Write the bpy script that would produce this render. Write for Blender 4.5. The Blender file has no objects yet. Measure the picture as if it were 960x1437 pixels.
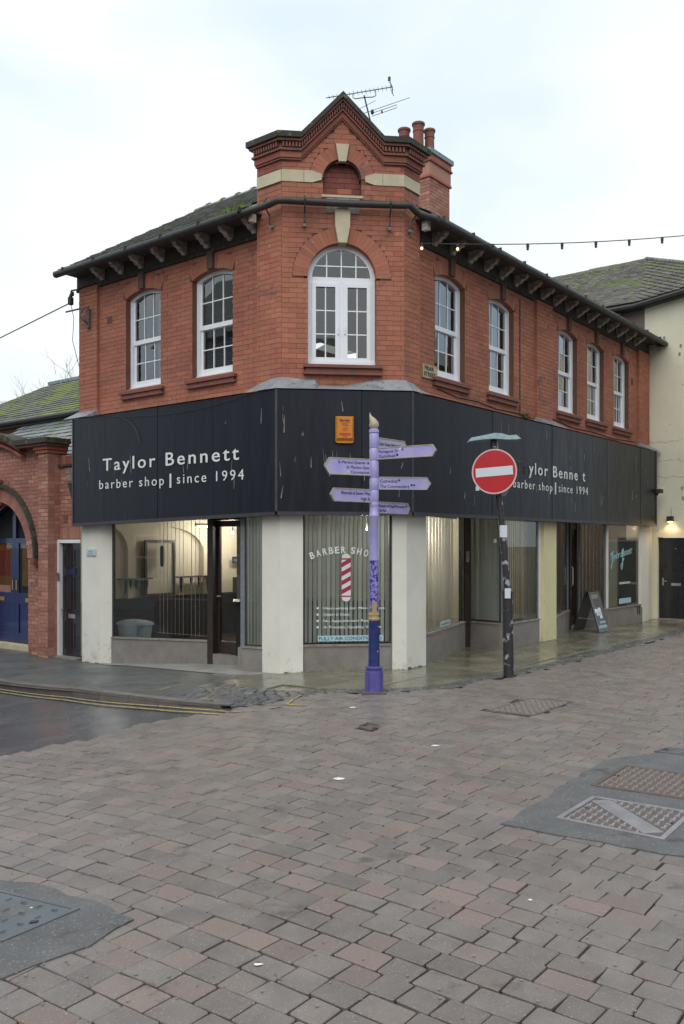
import bpy, bmesh, math, random
from mathutils import Vector, Matrix
from mathutils.geometry import tessellate_polygon
RNG = random.Random(7)
S = bpy.context.scene
COL = S.collection

# ---------------------------------------------------------------- camera
cam = bpy.data.objects.new('camera', bpy.data.cameras.new('camera')); COL.objects.link(cam)
cam.location = (0, 0, 1.9); cam.rotation_euler = (math.radians(90), 0, 0)
cam.data.sensor_fit = 'HORIZONTAL'; cam.data.sensor_width = 36
cam.data.lens = 1216 / 960 * 36
cam.data.shift_y = 43.5 / 960
cam.data.clip_start = .1; cam.data.clip_end = 2000
S.camera = cam
# ---------------------------------------------------------------- sky and sun (overcast)
SUN_EL, SUN_AZ = math.radians(52), math.radians(200)      # azimuth from +Y clockwise: behind the camera, a little left
wd = bpy.data.worlds.new('World'); S.world = wd; wd.use_nodes = True
nt = wd.node_tree; nt.nodes.clear()
out = nt.nodes.new('ShaderNodeOutputWorld'); bg = nt.nodes.new('ShaderNodeBackground')
sky = nt.nodes.new('ShaderNodeTexSky'); sky.sky_type = 'NISHITA'; sky.sun_disc = False
sky.sun_elevation = SUN_EL; sky.sun_rotation = SUN_AZ; sky.dust_density = 3
tc = nt.nodes.new('ShaderNodeTexCoord'); mp = nt.nodes.new('ShaderNodeMapping'); mp.inputs['Scale'].default_value = (1, 1, 2.2)
no = nt.nodes.new('ShaderNodeTexNoise'); no.inputs['Scale'].default_value = 1.6; no.inputs['Detail'].default_value = 5; no.inputs['Roughness'].default_value = .45
rp = nt.nodes.new('ShaderNodeValToRGB')
rp.color_ramp.elements[0].position = .36; rp.color_ramp.elements[0].color = (5.4, 7.0, 8.3, 1)
rp.color_ramp.elements[1].position = .60; rp.color_ramp.elements[1].color = (8.75, 9.2, 9.35, 1)
mx = nt.nodes.new('ShaderNodeMix'); mx.data_type = 'RGBA'; mx.inputs[0].default_value = .93
nt.links.new(tc.outputs['Generated'], mp.inputs[0]); nt.links.new(mp.outputs[0], no.inputs['Vector'])
nt.links.new(no.outputs[0], rp.inputs[0]); nt.links.new(sky.outputs[0], mx.inputs[6]); nt.links.new(rp.outputs[0], mx.inputs[7])
nt.links.new(mx.outputs[2], bg.inputs[0]); bg.inputs[1].default_value = .103; nt.links.new(bg.outputs[0], out.inputs[0])
sl = bpy.data.lights.new('sun', 'SUN'); sl.energy = 1.5; sl.angle = math.radians(75); sl.color = (1, .965, .92)
so = bpy.data.objects.new('sun', sl); COL.objects.link(so)
so.rotation_euler = (math.radians(90) - SUN_EL, 0, -SUN_AZ + math.pi)
S.view_settings.view_transform = 'Standard'; S.view_settings.look = 'None'
S.view_settings.exposure = 0.25; S.view_settings.gamma = 1
S.cycles.max_bounces = 7; S.cycles.transparent_max_bounces = 14; S.cycles.use_denoising = True
S.cycles.caustics_reflective = False; S.cycles.caustics_refractive = False

# ---------------------------------------------------------------- frames (facade coordinates, metres)
class F:
    """u runs along the facade, d goes into the building, z is up"""
    def __init__(s, O, D, n):
        s.O = Vector(O).to_2d() if len(O) > 2 else Vector(O); s.D = Vector(D).normalized(); s.n = Vector(n).normalized()
    def __call__(s, u, d, z):
        p = s.O + s.D * u - s.n * d
        return Vector((p.x, p.y, z))
vL = Vector((-.783, .622)).normalized(); vR = Vector((.622, .783)).normalized()
nL = -vR.copy(); nR = -vL.copy()
vC = (vR - vL).normalized(); nC = Vector((vC.y, -vC.x))
A = Vector((-.959, 12.67)); B = Vector((1.05, 12.90))
FL = F(A, vL, nL); FC = F(A, vC, nC); FRt = F(B, vR, nR)
FE = F(A + vL * 5.1, vR, -vL)                     # party wall inside the left shop
FW = F(B + vR * 11.1, -vL, -vR)                   # side wall of the cream building, faces us
FX = F((0, 0), (1, 0), (0, -1))

def sp(t): return .3 * math.log1p(math.exp(t / .3)) if t < 9 else t
def gz(x): return -.07 * (sp(-(x + .5)) - sp(-(x + 4.6)))
def drop(x):
    t = min(max((-1.2 - x) / 2.5, 0), 1); return .1 * t * t * (3 - 2 * t)
def rz(x): return gz(x) - drop(x)

# ---------------------------------------------------------------- materials
def mk(name, c1, c2=None, c3=None, scale=4, rough=.8, bump=0, bscale=40, island=0, hue=0, metal=0, spec=.5, coat=0,
       grime=None, speck=None, speck_t=.66, speck_s=60, rough2=None, rscale=1.5, stretch=None, detail=6, emit=None, estr=0, alpha=None, speck2=None, speck2_t=.6, speck2_s=2):
    m = bpy.data.materials.new(name); m.use_nodes = True
    N = m.node_tree.nodes; K = m.node_tree.links; b = N['Principled BSDF']
    b.inputs['Roughness'].default_value = rough; b.inputs['Metallic'].default_value = metal
    b.inputs['Specular IOR Level'].default_value = spec; b.inputs['Coat Weight'].default_value = coat
    if emit: b.inputs['Emission Color'].default_value = (*emit, 1); b.inputs['Emission Strength'].default_value = estr
    geo = N.new('ShaderNodeNewGeometry'); vec = geo.outputs['Position']
    if stretch:
        mm = N.new('ShaderNodeMapping'); mm.inputs['Scale'].default_value = stretch; K.new(vec, mm.inputs[0]); vec = mm.outputs[0]
    def noise(s, det=6, v=None, r=.6):
        n = N.new('ShaderNodeTexNoise'); n.inputs['Scale'].default_value = s; n.inputs['Detail'].default_value = det; n.inputs['Roughness'].default_value = r
        K.new(v or vec, n.inputs['Vector']); return n.outputs[0]
    def mixc(f, a, bb):
        x = N.new('ShaderNodeMix'); x.data_type = 'RGBA'
        if hasattr(f, 'links'): K.new(f, x.inputs[0])
        else: x.inputs[0].default_value = f
        for sck, v in ((x.inputs[6], a), (x.inputs[7], bb)):
            if hasattr(v, 'links'): K.new(v, sck)
            else: sck.default_value = (*v, 1)
        return x.outputs[2]
    def ramp(f, p0, p1):
        r = N.new('ShaderNodeMapRange'); r.inputs[1].default_value = p0; r.inputs[2].default_value = p1; K.new(f, r.inputs[0]); return r.outputs[0]
    col = c1
    if c2: col = mixc(ramp(noise(scale, detail), .34, .66), c1, c2)
    if island or (c3 and island is not None):
        oi = N.new('ShaderNodeObjectInfo')
        ad = N.new('ShaderNodeMath'); ad.operation = 'ADD'; K.new(oi.outputs['Random'], ad.inputs[0]); K.new(geo.outputs['Random Per Island'], ad.inputs[1])
        fr = N.new('ShaderNodeMath'); fr.operation = 'FRACT'; K.new(ad.outputs[0], fr.inputs[0])
        if c3: 
            m7 = N.new('ShaderNodeMath'); m7.operation = 'MULTIPLY'; m7.inputs[1].default_value = 7.31; K.new(fr.outputs[0], m7.inputs[0])
            f7 = N.new('ShaderNodeMath'); f7.operation = 'FRACT'; K.new(m7.outputs[0], f7.inputs[0])
            col = mixc(ramp(f7.outputs[0], .55, 1.0), col, c3)
        if island:
            hs = N.new('ShaderNodeHueSaturation')
            K.new(ramp2(N, K, fr.outputs[0], 1 - island, 1 + island), hs.inputs['Value'])
            m3 = N.new('ShaderNodeMath'); m3.operation = 'MULTIPLY'; m3.inputs[1].default_value = 3.7; K.new(fr.outputs[0], m3.inputs[0])
            f3 = N.new('ShaderNodeMath'); f3.operation = 'FRACT'; K.new(m3.outputs[0], f3.inputs[0])
            K.new(ramp2(N, K, f3.outputs[0], .5 - hue, .5 + hue), hs.inputs['Hue'])
            if hasattr(col, 'links'): K.new(col, hs.inputs['Color'])
            else: hs.inputs['Color'].default_value = (*col, 1)
            col = hs.outputs[0]
    if speck: col = mixc(ramp(noise(speck_s, 2), speck_t, speck_t + .05), col, speck)
    if speck2: col = mixc(ramp(noise(speck2_s, 8, None, .7), speck2_t, speck2_t + .07), col, speck2)
    if grime:      # splashed dirt with ragged edges near the foot of a wall
        sx_ = N.new('ShaderNodeSeparateXYZ'); K.new(geo.outputs['Position'], sx_.inputs[0])
        hz_ = N.new('ShaderNodeMapRange'); hz_.inputs[1].default_value = -.3; hz_.inputs[2].default_value = .75; hz_.inputs[3].default_value = .22; hz_.inputs[4].default_value = 0; K.new(sx_.outputs[2], hz_.inputs[0])
        ad_ = N.new('ShaderNodeMath'); ad_.operation = 'ADD'; K.new(noise(7, 8, None, .7), ad_.inputs[0]); K.new(hz_.outputs[0], ad_.inputs[1])
        gm_ = N.new('ShaderNodeMath'); gm_.operation = 'MULTIPLY'; gm_.inputs[1].default_value = .55; K.new(ramp(ad_.outputs[0], .66, .86), gm_.inputs[0]); col = mixc(gm_.outputs[0], col, grime)
    if hasattr(col, 'links'): K.new(col, b.inputs['Base Color'])
    else: b.inputs['Base Color'].default_value = (*col, 1)
    if rough2 is not None:
        K.new(ramp2(N, K, ramp(noise(rscale, 5), .4, .6), rough, rough2), b.inputs['Roughness'])
    if bump:
        bp = N.new('ShaderNodeBump'); bp.inputs['Distance'].default_value = bump; bp.inputs['Strength'].default_value = 1
        K.new(noise(bscale, 5, geo.outputs['Position']), bp.inputs['Height']); K.new(bp.outputs[0], b.inputs['Normal'])
    return m
def ramp2(N, K, f, a, b):
    r = N.new('ShaderNodeMapRange'); r.inputs[3].default_value = a; r.inputs[4].default_value = b; K.new(f, r.inputs[0]); return r.outputs[0]

def translucent(m, f):
    N = m.node_tree.nodes; K = m.node_tree.links; b = N['Principled BSDF']; t = N.new('ShaderNodeBsdfTranslucent'); mi = N.new('ShaderNodeMixShader'); mi.inputs[0].default_value = f
    l = b.inputs['Base Color'].links
    if l: K.new(l[0].from_socket, t.inputs[0])
    K.new(b.outputs[0], mi.inputs[1]); K.new(t.outputs[0], mi.inputs[2]); K.new(mi.outputs[0], N['Material Output'].inputs[0]); return m
def glass(name, tint=(1, 1, 1), refl=1.0, dirt=.0, ior=1.5):
    m = bpy.data.materials.new(name); m.use_nodes = True; N = m.node_tree.nodes; K = m.node_tree.links
    N.remove(N['Principled BSDF']); o = N['Material Output']
    tr = N.new('ShaderNodeBsdfTransparent'); tr.inputs[0].default_value = (*tint, 1)
    gl = N.new('ShaderNodeBsdfGlossy'); gl.inputs['Roughness'].default_value = .01
    fr = N.new('ShaderNodeFresnel'); fr.inputs[0].default_value = ior
    mu = N.new('ShaderNodeMath'); mu.operation = 'MULTIPLY'; mu.inputs[1].default_value = refl; mu.use_clamp = True
    mi = N.new('ShaderNodeMixShader'); K.new(fr.outputs[0], mu.inputs[0]); K.new(mu.outputs[0], mi.inputs[0]); K.new(tr.outputs[0], mi.inputs[1]); K.new(gl.outputs[0], mi.inputs[2])
    last = mi.outputs[0]
    if dirt:
        df = N.new('ShaderNodeBsdfDiffuse'); df.inputs[0].default_value = (.6, .62, .6, 1)
        g = N.new('ShaderNodeNewGeometry'); n = N.new('ShaderNodeTexNoise'); n.inputs['Scale'].default_value = 2.5; n.inputs['Detail'].default_value = 5; K.new(g.outputs['Position'], n.inputs['Vector'])
        m2 = N.new('ShaderNodeMixShader'); K.new(ramp2(N, K, n.outputs[0], 0, dirt * 2), m2.inputs[0]); K.new(last, m2.inputs[1]); K.new(df.outputs[0], m2.inputs[2]); last = m2.outputs[0]
    K.new(last, o.inputs[0]); return m

M = {}
M['brick'] = mk('brick', (.43, .165, .098), (.29, .112, .072), (.37, .128, .078), scale=.9, rough=.85, bump=.003, bscale=90, island=.10, hue=.006, speck=(.46, .36, .28), speck_t=.70, speck_s=20, speck2=(.21, .10, .075), speck2_t=.585, speck2_s=1.9)
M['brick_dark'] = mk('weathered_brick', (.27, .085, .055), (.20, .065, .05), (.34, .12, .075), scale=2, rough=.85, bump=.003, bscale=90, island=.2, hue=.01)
M['brick_old'] = mk('old_brick', (.40, .175, .125), (.31, .14, .105), (.44, .22, .165), scale=1.6, rough=.9, bump=.004, bscale=80, island=.13, hue=.008, speck=(.4, .33, .27), speck_t=.66, speck_s=18)
M['mortar'] = mk('red_mortar', (.17, .08, .055), (.12, .065, .045), scale=6, rough=.95)
M['mortar_pale'] = mk('pale_mortar', (.36, .235, .185), (.25, .145, .11), scale=4, rough=.95)
M['terracotta'] = mk('terracotta', (.25, .085, .06), (.17, .065, .05), scale=5, rough=.7, bump=.002, speck=(.08, .09, .05), speck_t=.62, speck_s=9)
M['stone'] = mk('cream_stone', (.60, .52, .36), (.48, .42, .30), scale=4, rough=.85, bump=.003, island=.06, speck=(.25, .2, .14), speck_t=.72, speck_s=14)
M['cement'] = mk('cement_patch', (.30, .28, .25), (.2, .17, .15), scale=8, rough=.9)
M['coping'] = mk('dark_coping', (.055, .05, .04), (.03, .03, .027), scale=6, rough=.85, bump=.004, bscale=30, speck=(.10, .12, .04), speck_t=.6, speck_s=8)
M['slate'] = mk('slate', (.20, .205, .205), (.14, .145, .145), (.25, .255, .25), scale=3, rough=.6, bump=.003, bscale=50, island=.25, speck=(.13, .15, .045), speck_t=.56, speck_s=6)
M['slate_wet'] = mk('pale_wet_slate', (.22, .235, .25), (.15, .165, .18), scale=3, rough=.35, bump=.003, bscale=50, island=.3, speck2=(.13, .17, .03), speck2_t=.54, speck2_s=1.8)
M['slate_moss'] = mk('mossy_slate', (.135, .135, .11), (.10, .105, .095), scale=3, rough=.7, bump=.004, bscale=40, island=.3, speck2=(.17, .20, .035), speck2_t=.49, speck2_s=1.1)
M['tile_old'] = mk('old_clay_tile', (.17, .165, .15), (.12, .115, .105), (.21, .17, .14), scale=3, rough=.85, bump=.004, bscale=40, island=.35, speck2=(.15, .19, .05), speck2_t=.53, speck2_s=.9)
M['moss'] = mk('moss', (.10, .17, .02), (.19, .26, .04), scale=20, rough=.95, bump=.01, bscale=60)
M['lead'] = mk('lead_flashing', (.27, .29, .31), (.17, .185, .2), scale=5, rough=.5, bump=.006, bscale=12, speck=(.1, .1, .1), speck_t=.64, speck_s=12)
M['gutter'] = mk('gutter_black', (.028, .027, .026), (.04, .038, .034), scale=9, rough=.5, bump=.002)
M['strip'] = mk('sooty_brick', (.12, .07, .055), (.08, .055, .045), scale=8, rough=.9)
M['soffit'] = mk('soffit_wood', (.10, .085, .075), (.06, .05, .045), scale=10, rough=.8)
M['corbel'] = mk('flaking_corbel_paint', (.62, .59, .55), (.24, .20, .18), scale=14, rough=.8, bump=.003)
M['fascia'] = mk('black_shop_panel', (.0105, .0125, .0185), (.016, .0185, .027), scale=1.2, rough=.33, spec=.30, rough2=.42, bump=.0012, bscale=2.5,
                 stretch=(6.5, 6.5, .65), speck=(.19, .2, .21), speck_t=.735, speck_s=1.7)
M['fascia_trim'] = mk('fascia_trim', (.055, .055, .062), (.035, .035, .04), scale=7, rough=.45)
M['letters'] = mk('white_lettering', (.75, .75, .74), rough=.5)
M['letters_off'] = mk('peeled_lettering', (.085, .08, .08), (.03, .03, .034), scale=30, rough=.6)
M['cream'] = mk('cream_paint', (.80, .78, .70), (.72, .70, .61), scale=1.5, grime=(.33, .28, .18), rough=.7, bump=.003, bscale=14, speck2=(.5, .45, .34), speck2_t=.66, speck2_s=3.2)
M['yellow_cream'] = mk('yellow_cream_paint', (.74, .67, .38), (.68, .61, .38), scale=2, grime=(.33, .28, .18), rough=.7, bump=.003, bscale=14)
M['cream_wall'] = mk('stained_cream_render', (.74, .71, .55), (.63, .60, .46), scale=.7, rough=.85, bump=.005, bscale=9, speck=(.3, .27, .2), speck_t=.70, speck_s=5)
M['brown_wall'] = mk('brown_render', (.21, .165, .145), (.17, .135, .12), scale=1, rough=.9)
M['riser'] = mk('smooth_grey_render', (.27, .25, .225), (.20, .18, .165), scale=2.2, grime=(.13, .12, .09), rough=.7, bump=.002, speck=(.3, .29, .27), speck_t=.68, speck_s=7)
M['upvc'] = mk('white_upvc', (.84, .86, .89), (.80, .82, .85), scale=3, rough=.35, spec=.5)
M['glass'] = glass('window_glass', (.93, .96, .95), 3.6)
M['shopglass'] = glass('shop_glass', (.99, 1, .995), 1.3, dirt=.012)
M['film'] = mk('grey_green_film', (.27, .29, .25), (.23, .25, .22), scale=2, rough=.6)
M['leftglass'] = glass('left_shop_glass', (.99, 1, .995), 2.8, dirt=.012)
M['dark'] = mk('dark_interior', (.02, .02, .02), rough=.9)
M['plaster'] = mk('cream_plaster', (.62, .58, .45), (.57, .53, .41), scale=1, rough=.8)
M['plaster_dk'] = mk('warm_plaster', (.60, .55, .43), rough=.8)
M['blind'] = mk('vertical_blind', (.86, .86, .82), (.76, .76, .70), scale=3, rough=.8, island=.12)
M['blind_g'] = mk('green_grey_blind', (.82, .86, .81), (.75, .79, .74), scale=3, rough=.8, island=.12)
translucent(M['blind'], .3); translucent(M['blind_g'], .3)
M['curtain'] = mk('curtain_cloth', (.5, .47, .36), (.38, .36, .28), scale=5, rough=.9)
M['blackpaint'] = mk('black_gloss_paint', (.016, .016, .019), (.024, .024, .027), scale=5, rough=.25, coat=.3)
M['darkwood'] = mk('dark_brown_wood', (.03, .021, .019), (.045, .03, .025), scale=9, rough=.35)
M['bluepaint'] = mk('blue_gloss_paint', (.010, .022, .12), (.008, .018, .09), scale=4, rough=.3, coat=.3)
M['brass'] = mk('brass', (.6, .4, .12), rough=.35, metal=.9)
M['chrome'] = mk('brushed_metal', (.6, .6, .6), rough=.3, metal=.9)
M['grey_metal'] = mk('grey_metal', (.22, .25, .27), (.16, .18, .2), scale=12, rough=.5)
M['hood'] = mk('pale_blue_hood', (.38, .50, .54), (.26, .36, .40), scale=14, rough=.55)
M['lilac'] = mk('lilac_paint', (.36, .33, .66), (.42, .39, .66), scale=7, rough=.35, coat=.2, speck=(.42, .38, .50), speck_t=.66, speck_s=12, speck2=(.20, .17, .22), speck2_t=.66, speck2_s=9)
M['arm_lilac'] = mk('arm_paint', (.34, .33, .68), (.46, .40, .66), (.48, .46, .56), scale=6, rough=.35, coat=.2)
M['lilac_spots'] = mk('mottled_blue_paint', (.30, .26, .60), (.24, .19, .50), scale=8, rough=.35, speck=(.03, .03, .22), speck_t=.49, speck_s=34)
M['navy'] = mk('navy_paint', (.015, .03, .13), (.03, .045, .19), scale=12, rough=.35, speck=(.42, .44, .6), speck_t=.70, speck_s=15)
M['violet'] = mk('violet_paint', (.075, .06, .24), (.09, .075, .29), scale=10, rough=.4, speck=(.45, .45, .7), speck_t=.72, speck_s=14)
M['gold'] = mk('gold_paint', (.42, .30, .14), (.5, .42, .24), scale=20, rough=.4, metal=.3)
M['finial'] = mk('pale_gold_finial', (.50, .46, .30), (.36, .31, .2), scale=15, rough=.35)
M['ink'] = mk('dark_blue_ink', (.02, .02, .09), rough=.5)
M['white'] = mk('white_paint', (.8, .8, .8), rough=.5)
M['signred'] = mk('sign_red', (.50, .008, .014), (.42, .008, .012), scale=5, rough=.4)
M['signwhite'] = mk('sign_white', (.62, .66, .72), rough=.4)
M['signrim'] = mk('sign_rim', (.62, .47, .45), rough=.4)
M['pole'] = mk('flaking_black_pole', (.022, .021, .024), (.035, .033, .036), scale=12, rough=.45, bump=.003, speck=(.33, .34, .37), speck_t=.57, speck_s=7)
M['poledk'] = mk('black_pole', (.022, .022, .028), (.035, .034, .04), scale=12, rough=.4, speck=(.25, .26, .3), speck_t=.72, speck_s=14)
M['orange'] = mk('orange_plastic', (.62, .24, .02), (.55, .19, .015), scale=8, rough=.45)
M['redprint'] = mk('red_print', (.5, .05, .02), rough=.5)
M['streetsign'] = mk('street_sign_cream', (.55, .46, .24), (.45, .36, .2), scale=16, rough=.6)
M['stickerteal'] = mk('teal_sticker', (.42, .62, .66), rough=.5)
M['letter_grey'] = mk('pale_window_lettering', (.82, .85, .85), rough=.5)
M['polered'] = mk('barber_red', (.34, .03, .07), rough=.5)
M['script'] = mk('mint_script', (.35, .62, .60), rough=.5)
M['paver'] = mk('paver', (.212, .184, .166), (.160, .141, .131), (.222, .168, .150), scale=5, rough=.52, bump=.003, bscale=120, island=.12, hue=.006, speck=(.36, .34, .32), speck_t=.63, speck_s=110, rough2=.30, rscale=.8, speck2=(.115, .10, .086), speck2_t=.60, speck2_s=1.5)
M['grout'] = mk('dark_joint_sand', (.035, .03, .026), (.07, .06, .05), scale=9, rough=.95, bump=.006)
M['tarmac'] = mk('wet_tarmac', (.125, .128, .134), (.085, .088, .093), scale=1.6, rough=.30, rough2=.09, bump=.002, bscale=70, speck=(.16, .16, .16), speck_t=.66, speck_s=130)
M['patch'] = mk('tarmac_patch', (.135, .134, .134), (.098, .098, .10), scale=3.5, rough=.6, bump=.008, bscale=80, speck=(.22, .21, .20), speck_t=.60, speck_s=60, speck2=(.075, .07, .065), speck2_t=.58, speck2_s=2.6)
M['footway'] = mk('footway_tarmac', (.11, .117, .118), (.08, .087, .088), scale=1.6, rough=.5, bump=.006, bscale=90, speck=(.2, .2, .19), speck_t=.62, speck_s=70, rough2=.28, speck2=(.065, .07, .068), speck2_t=.56, speck2_s=1.8)
M['cobble'] = mk('granite_sett', (.10, .105, .115), (.065, .07, .075), (.15, .13, .11), scale=12, rough=.4, bump=.005, bscale=60, island=.25, rough2=.25)
M['flag'] = mk('wet_flagstone', (.20, .185, .14), (.125, .115, .085), (.23, .20, .15), scale=1.8, rough=.30, bump=.0015, bscale=60, island=.1, rough2=.06, rscale=.9, speck2=(.10, .11, .04), speck2_t=.55, speck2_s=1.4)
M['apron'] = mk('concrete_apron', (.30, .29, .27), (.22, .21, .195), scale=2.5, rough=.6, bump=.003)
M['kerb'] = mk('kerbstone', (.19, .165, .145), (.13, .115, .105), scale=5, rough=.5, bump=.005, bscale=50, island=.12)
M['yellow'] = mk('worn_yellow_line', (.42, .32, .10), (.27, .22, .12), scale=9, rough=.6, speck=(.10, .10, .10), speck_t=.56, speck_s=22)
M['iron'] = mk('worn_iron', (.34, .33, .35), (.24, .23, .24), scale=6, rough=.45, metal=.25, bump=.002, speck=(.30, .30, .32), speck_t=.62, speck_s=30)
M['rust'] = mk('rusty_iron', (.14, .105, .09), (.10, .08, .07), scale=14, rough=.7, bump=.003)
M['rust_worn'] = mk('worn_rusty_studs', (.26, .23, .21), (.18, .15, .13), scale=20, rough=.5)
M['cover_grey'] = mk('grey_cover', (.12, .135, .145), (.09, .10, .11), scale=5, rough=.5, bump=.003)
M['litter'] = mk('white_litter', (.75, .75, .73), rough=.8)
M['bulb_lit'] = mk('lit_bulb', (1, .9, .7), emit=(1, .70, .35), estr=1.6)
M['downlight'] = mk('lit_downlight', (1, 1, 1), emit=(1, .97, .92), estr=9)
M['glow'] = mk('lit_lamp_lens', (1, .8, .5), emit=(1, .62, .25), estr=14)
M['amber'] = mk('amber_poster', (.45, .22, .03), (.6, .35, .08), scale=5, rough=.6)  # amber colour of a poster behind the blue doors
M['bin'] = mk('pale_blue_bin', (.38, .52, .58), rough=.5)
M['bark'] = mk('bark', (.26, .23, .21), (.18, .16, .15), scale=8, rough=.9)
M['officeglass'] = mk('pale_office_glass', (.36, .52, .62), rough=.15)
M['render2'] = mk('pale_render', (.36, .37, .39), (.30, .31, .33), scale=1, rough=.9)
M['carpaint'] = mk('dark_car_paint', (.05, .055, .065), rough=.25, coat=.8)
M['tyre'] = mk('tyre_rubber', (.02, .02, .02), rough=.8)
M['weed'] = mk('weed', (.06, .09, .02), (.10, .12, .03), scale=30, rough=.9)
M['wire'] = mk('cable_black', (.03, .03, .03), rough=.6)

# ---------------------------------------------------------------- mesh builder
class MB:
    def __init__(s): s.v = []; s.f = []
    def quad(s, *p): i = len(s.v); s.v += [Vector(q) for q in p]; s.f.append(tuple(range(i, i + len(p)))); return s
    def hexa(s, p):       # 8 points: bottom 4, top 4
        i = len(s.v); s.v += [Vector(q) for q in p]
        s.f += [(i, i+3, i+2, i+1), (i+4, i+5, i+6, i+7), (i, i+1, i+5, i+4), (i+1, i+2, i+6, i+5), (i+2, i+3, i+7, i+6), (i+3, i, i+4, i+7)]
        return s
    def box(s, fr, u0, u1, d0, d1, z0, z1):
        return s.hexa([fr(u0, d0, z0), fr(u1, d0, z0), fr(u1, d1, z0), fr(u0, d1, z0), fr(u0, d0, z1), fr(u1, d0, z1), fr(u1, d1, z1), fr(u0, d1, z1)])
    def prism(s, fr, pts, d0, d1):    # polygon of (u,z) extruded in d
        n = len(pts); i = len(s.v)
        s.v += [fr(u, d0, z) for u, z in pts] + [fr(u, d1, z) for u, z in pts]
        for t in tessellate_polygon([[Vector((u, z, 0)) for u, z in pts]]):
            s.f.append((i + t[0], i + t[1], i + t[2])); s.f.append((i + n + t[2], i + n + t[1], i + n + t[0]))
        for k in range(n):
            j = (k + 1) % n; s.f.append((i + k, i + j, i + n + j, i + n + k))
        return s
    def ring(s, fr, outer, inner, d0, d1):    # two polylines of equal length, closed strip extruded
        for k in range(len(outer) - 1):
            a, b, c, e = outer[k], outer[k+1], inner[k+1], inner[k]
            s.hexa([fr(a[0], d0, a[1]), fr(b[0], d0, b[1]), fr(c[0], d0, c[1]), fr(e[0], d0, e[1]),
                    fr(a[0], d1, a[1]), fr(b[0], d1, b[1]), fr(c[0], d1, c[1]), fr(e[0], d1, e[1])])
        return s
    def tube(s, path, r, n=8, caps=True):
        path = [Vector(p) for p in path]; rr = r if isinstance(r, (list, tuple)) else [r] * len(path); base = len(s.v)
        up = None
        for k, p in enumerate(path):
            t = (path[min(k + 1, len(path) - 1)] - path[max(k - 1, 0)]).normalized()
            if up is None: up = Vector((0, 0, 1)) if abs(t.z) < .9 else Vector((1, 0, 0))
            a = t.cross(up).normalized(); b = a.cross(t).normalized(); up = b
            for j in range(n):
                an = 2 * math.pi * j / n; s.v.append(p + a * (math.cos(an) * rr[k]) + b * (math.sin(an) * rr[k]))
        for k in range(len(path) - 1):
            for j in range(n):
                j2 = (j + 1) % n; s.f.append((base + k*n + j, base + k*n + j2, base + (k+1)*n + j2, base + (k+1)*n + j))
        if caps:
            s.f.append(tuple(base + j for j in reversed(range(n)))); s.f.append(tuple(base + (len(path)-1)*n + j for j in range(n)))
        return s
    def lathe(s, x, y, prof, n=20):   # prof (r,z)
        b = len(s.v)
        for r, z in prof:
            for j in range(n):
                a = 2 * math.pi * j / n; s.v.append(Vector((x + math.cos(a) * r, y + math.sin(a) * r, z)))
        for k in range(len(prof) - 1):
            for j in range(n):
                j2 = (j + 1) % n; s.f.append((b + k*n + j, b + k*n + j2, b + (k+1)*n + j2, b + (k+1)*n + j))
        s.f.append(tuple(b + j for j in reversed(range(n)))); s.f.append(tuple(b + (len(prof)-1)*n + j for j in range(n)))
        return s
    def build(s, name, mat, parent=None, kind=None, smooth=False, label=None):
        org = ROOTLOC.get(parent, Vector((0, 0, 0))) if parent else Vector((0, 0, 0))
        me = bpy.data.meshes.new(name)
        me.from_pydata([tuple(v - org) for v in s.v], [], s.f); me.update()
        bm = bmesh.new(); bm.from_mesh(me)
        if name == 'pane':                       # glass faces outwards, to the street
            for f_ in bm.faces:
                if f_.normal.dot(Vector((0, 0, 1.9)) - org - f_.calc_center_median()) < 0: f_.normal_flip()
        else: bmesh.ops.recalc_face_normals(bm, faces=bm.faces)
        bm.to_mesh(me); bm.free()
        if smooth:
            for p in me.polygons: p.use_smooth = True
            try: me.set_sharp_from_angle(angle=math.radians(38))
            except Exception: pass
        for mm in (mat if isinstance(mat, (list, tuple)) else [mat]): me.materials.append(M[mm])
        o = bpy.data.objects.new(name, me); COL.objects.link(o)
        if parent: o.parent = parent; ROOTLOC[o] = org
        else: ROOTLOC[o] = Vector((0, 0, 0))
        if kind: o['kind'] = kind
        if label: o['label'] = label
        return o
ROOTLOC = {}
def tag(o, label, cat, group=None, kind=None):
    if kind: o['kind'] = kind
    o['label'] = label; o['category'] = cat
    if group: o['group'] = group
    return o
def thing(name, loc, label, cat, group=None):
    o = bpy.data.objects.new(name, None); COL.objects.link(o); o.location = loc; o.empty_display_size = .2
    ROOTLOC[o] = Vector(loc); tag(o, label, cat, group); return o
def struct(o): o['kind'] = 'structure'; return o
def box(fr, u0, u1, d0, d1, z0, z1): return MB().box(fr, u0, u1, d0, d1, z0, z1)

def place(mesh, name, parent, M4, kind=None):
    """shared-mesh piece under a parent whose tree is rooted at org"""
    o = bpy.data.objects.new(name, mesh); COL.objects.link(o); o.parent = parent
    o.matrix_local = Matrix.Translation(-ROOTLOC[parent]) @ M4; return o

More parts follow.
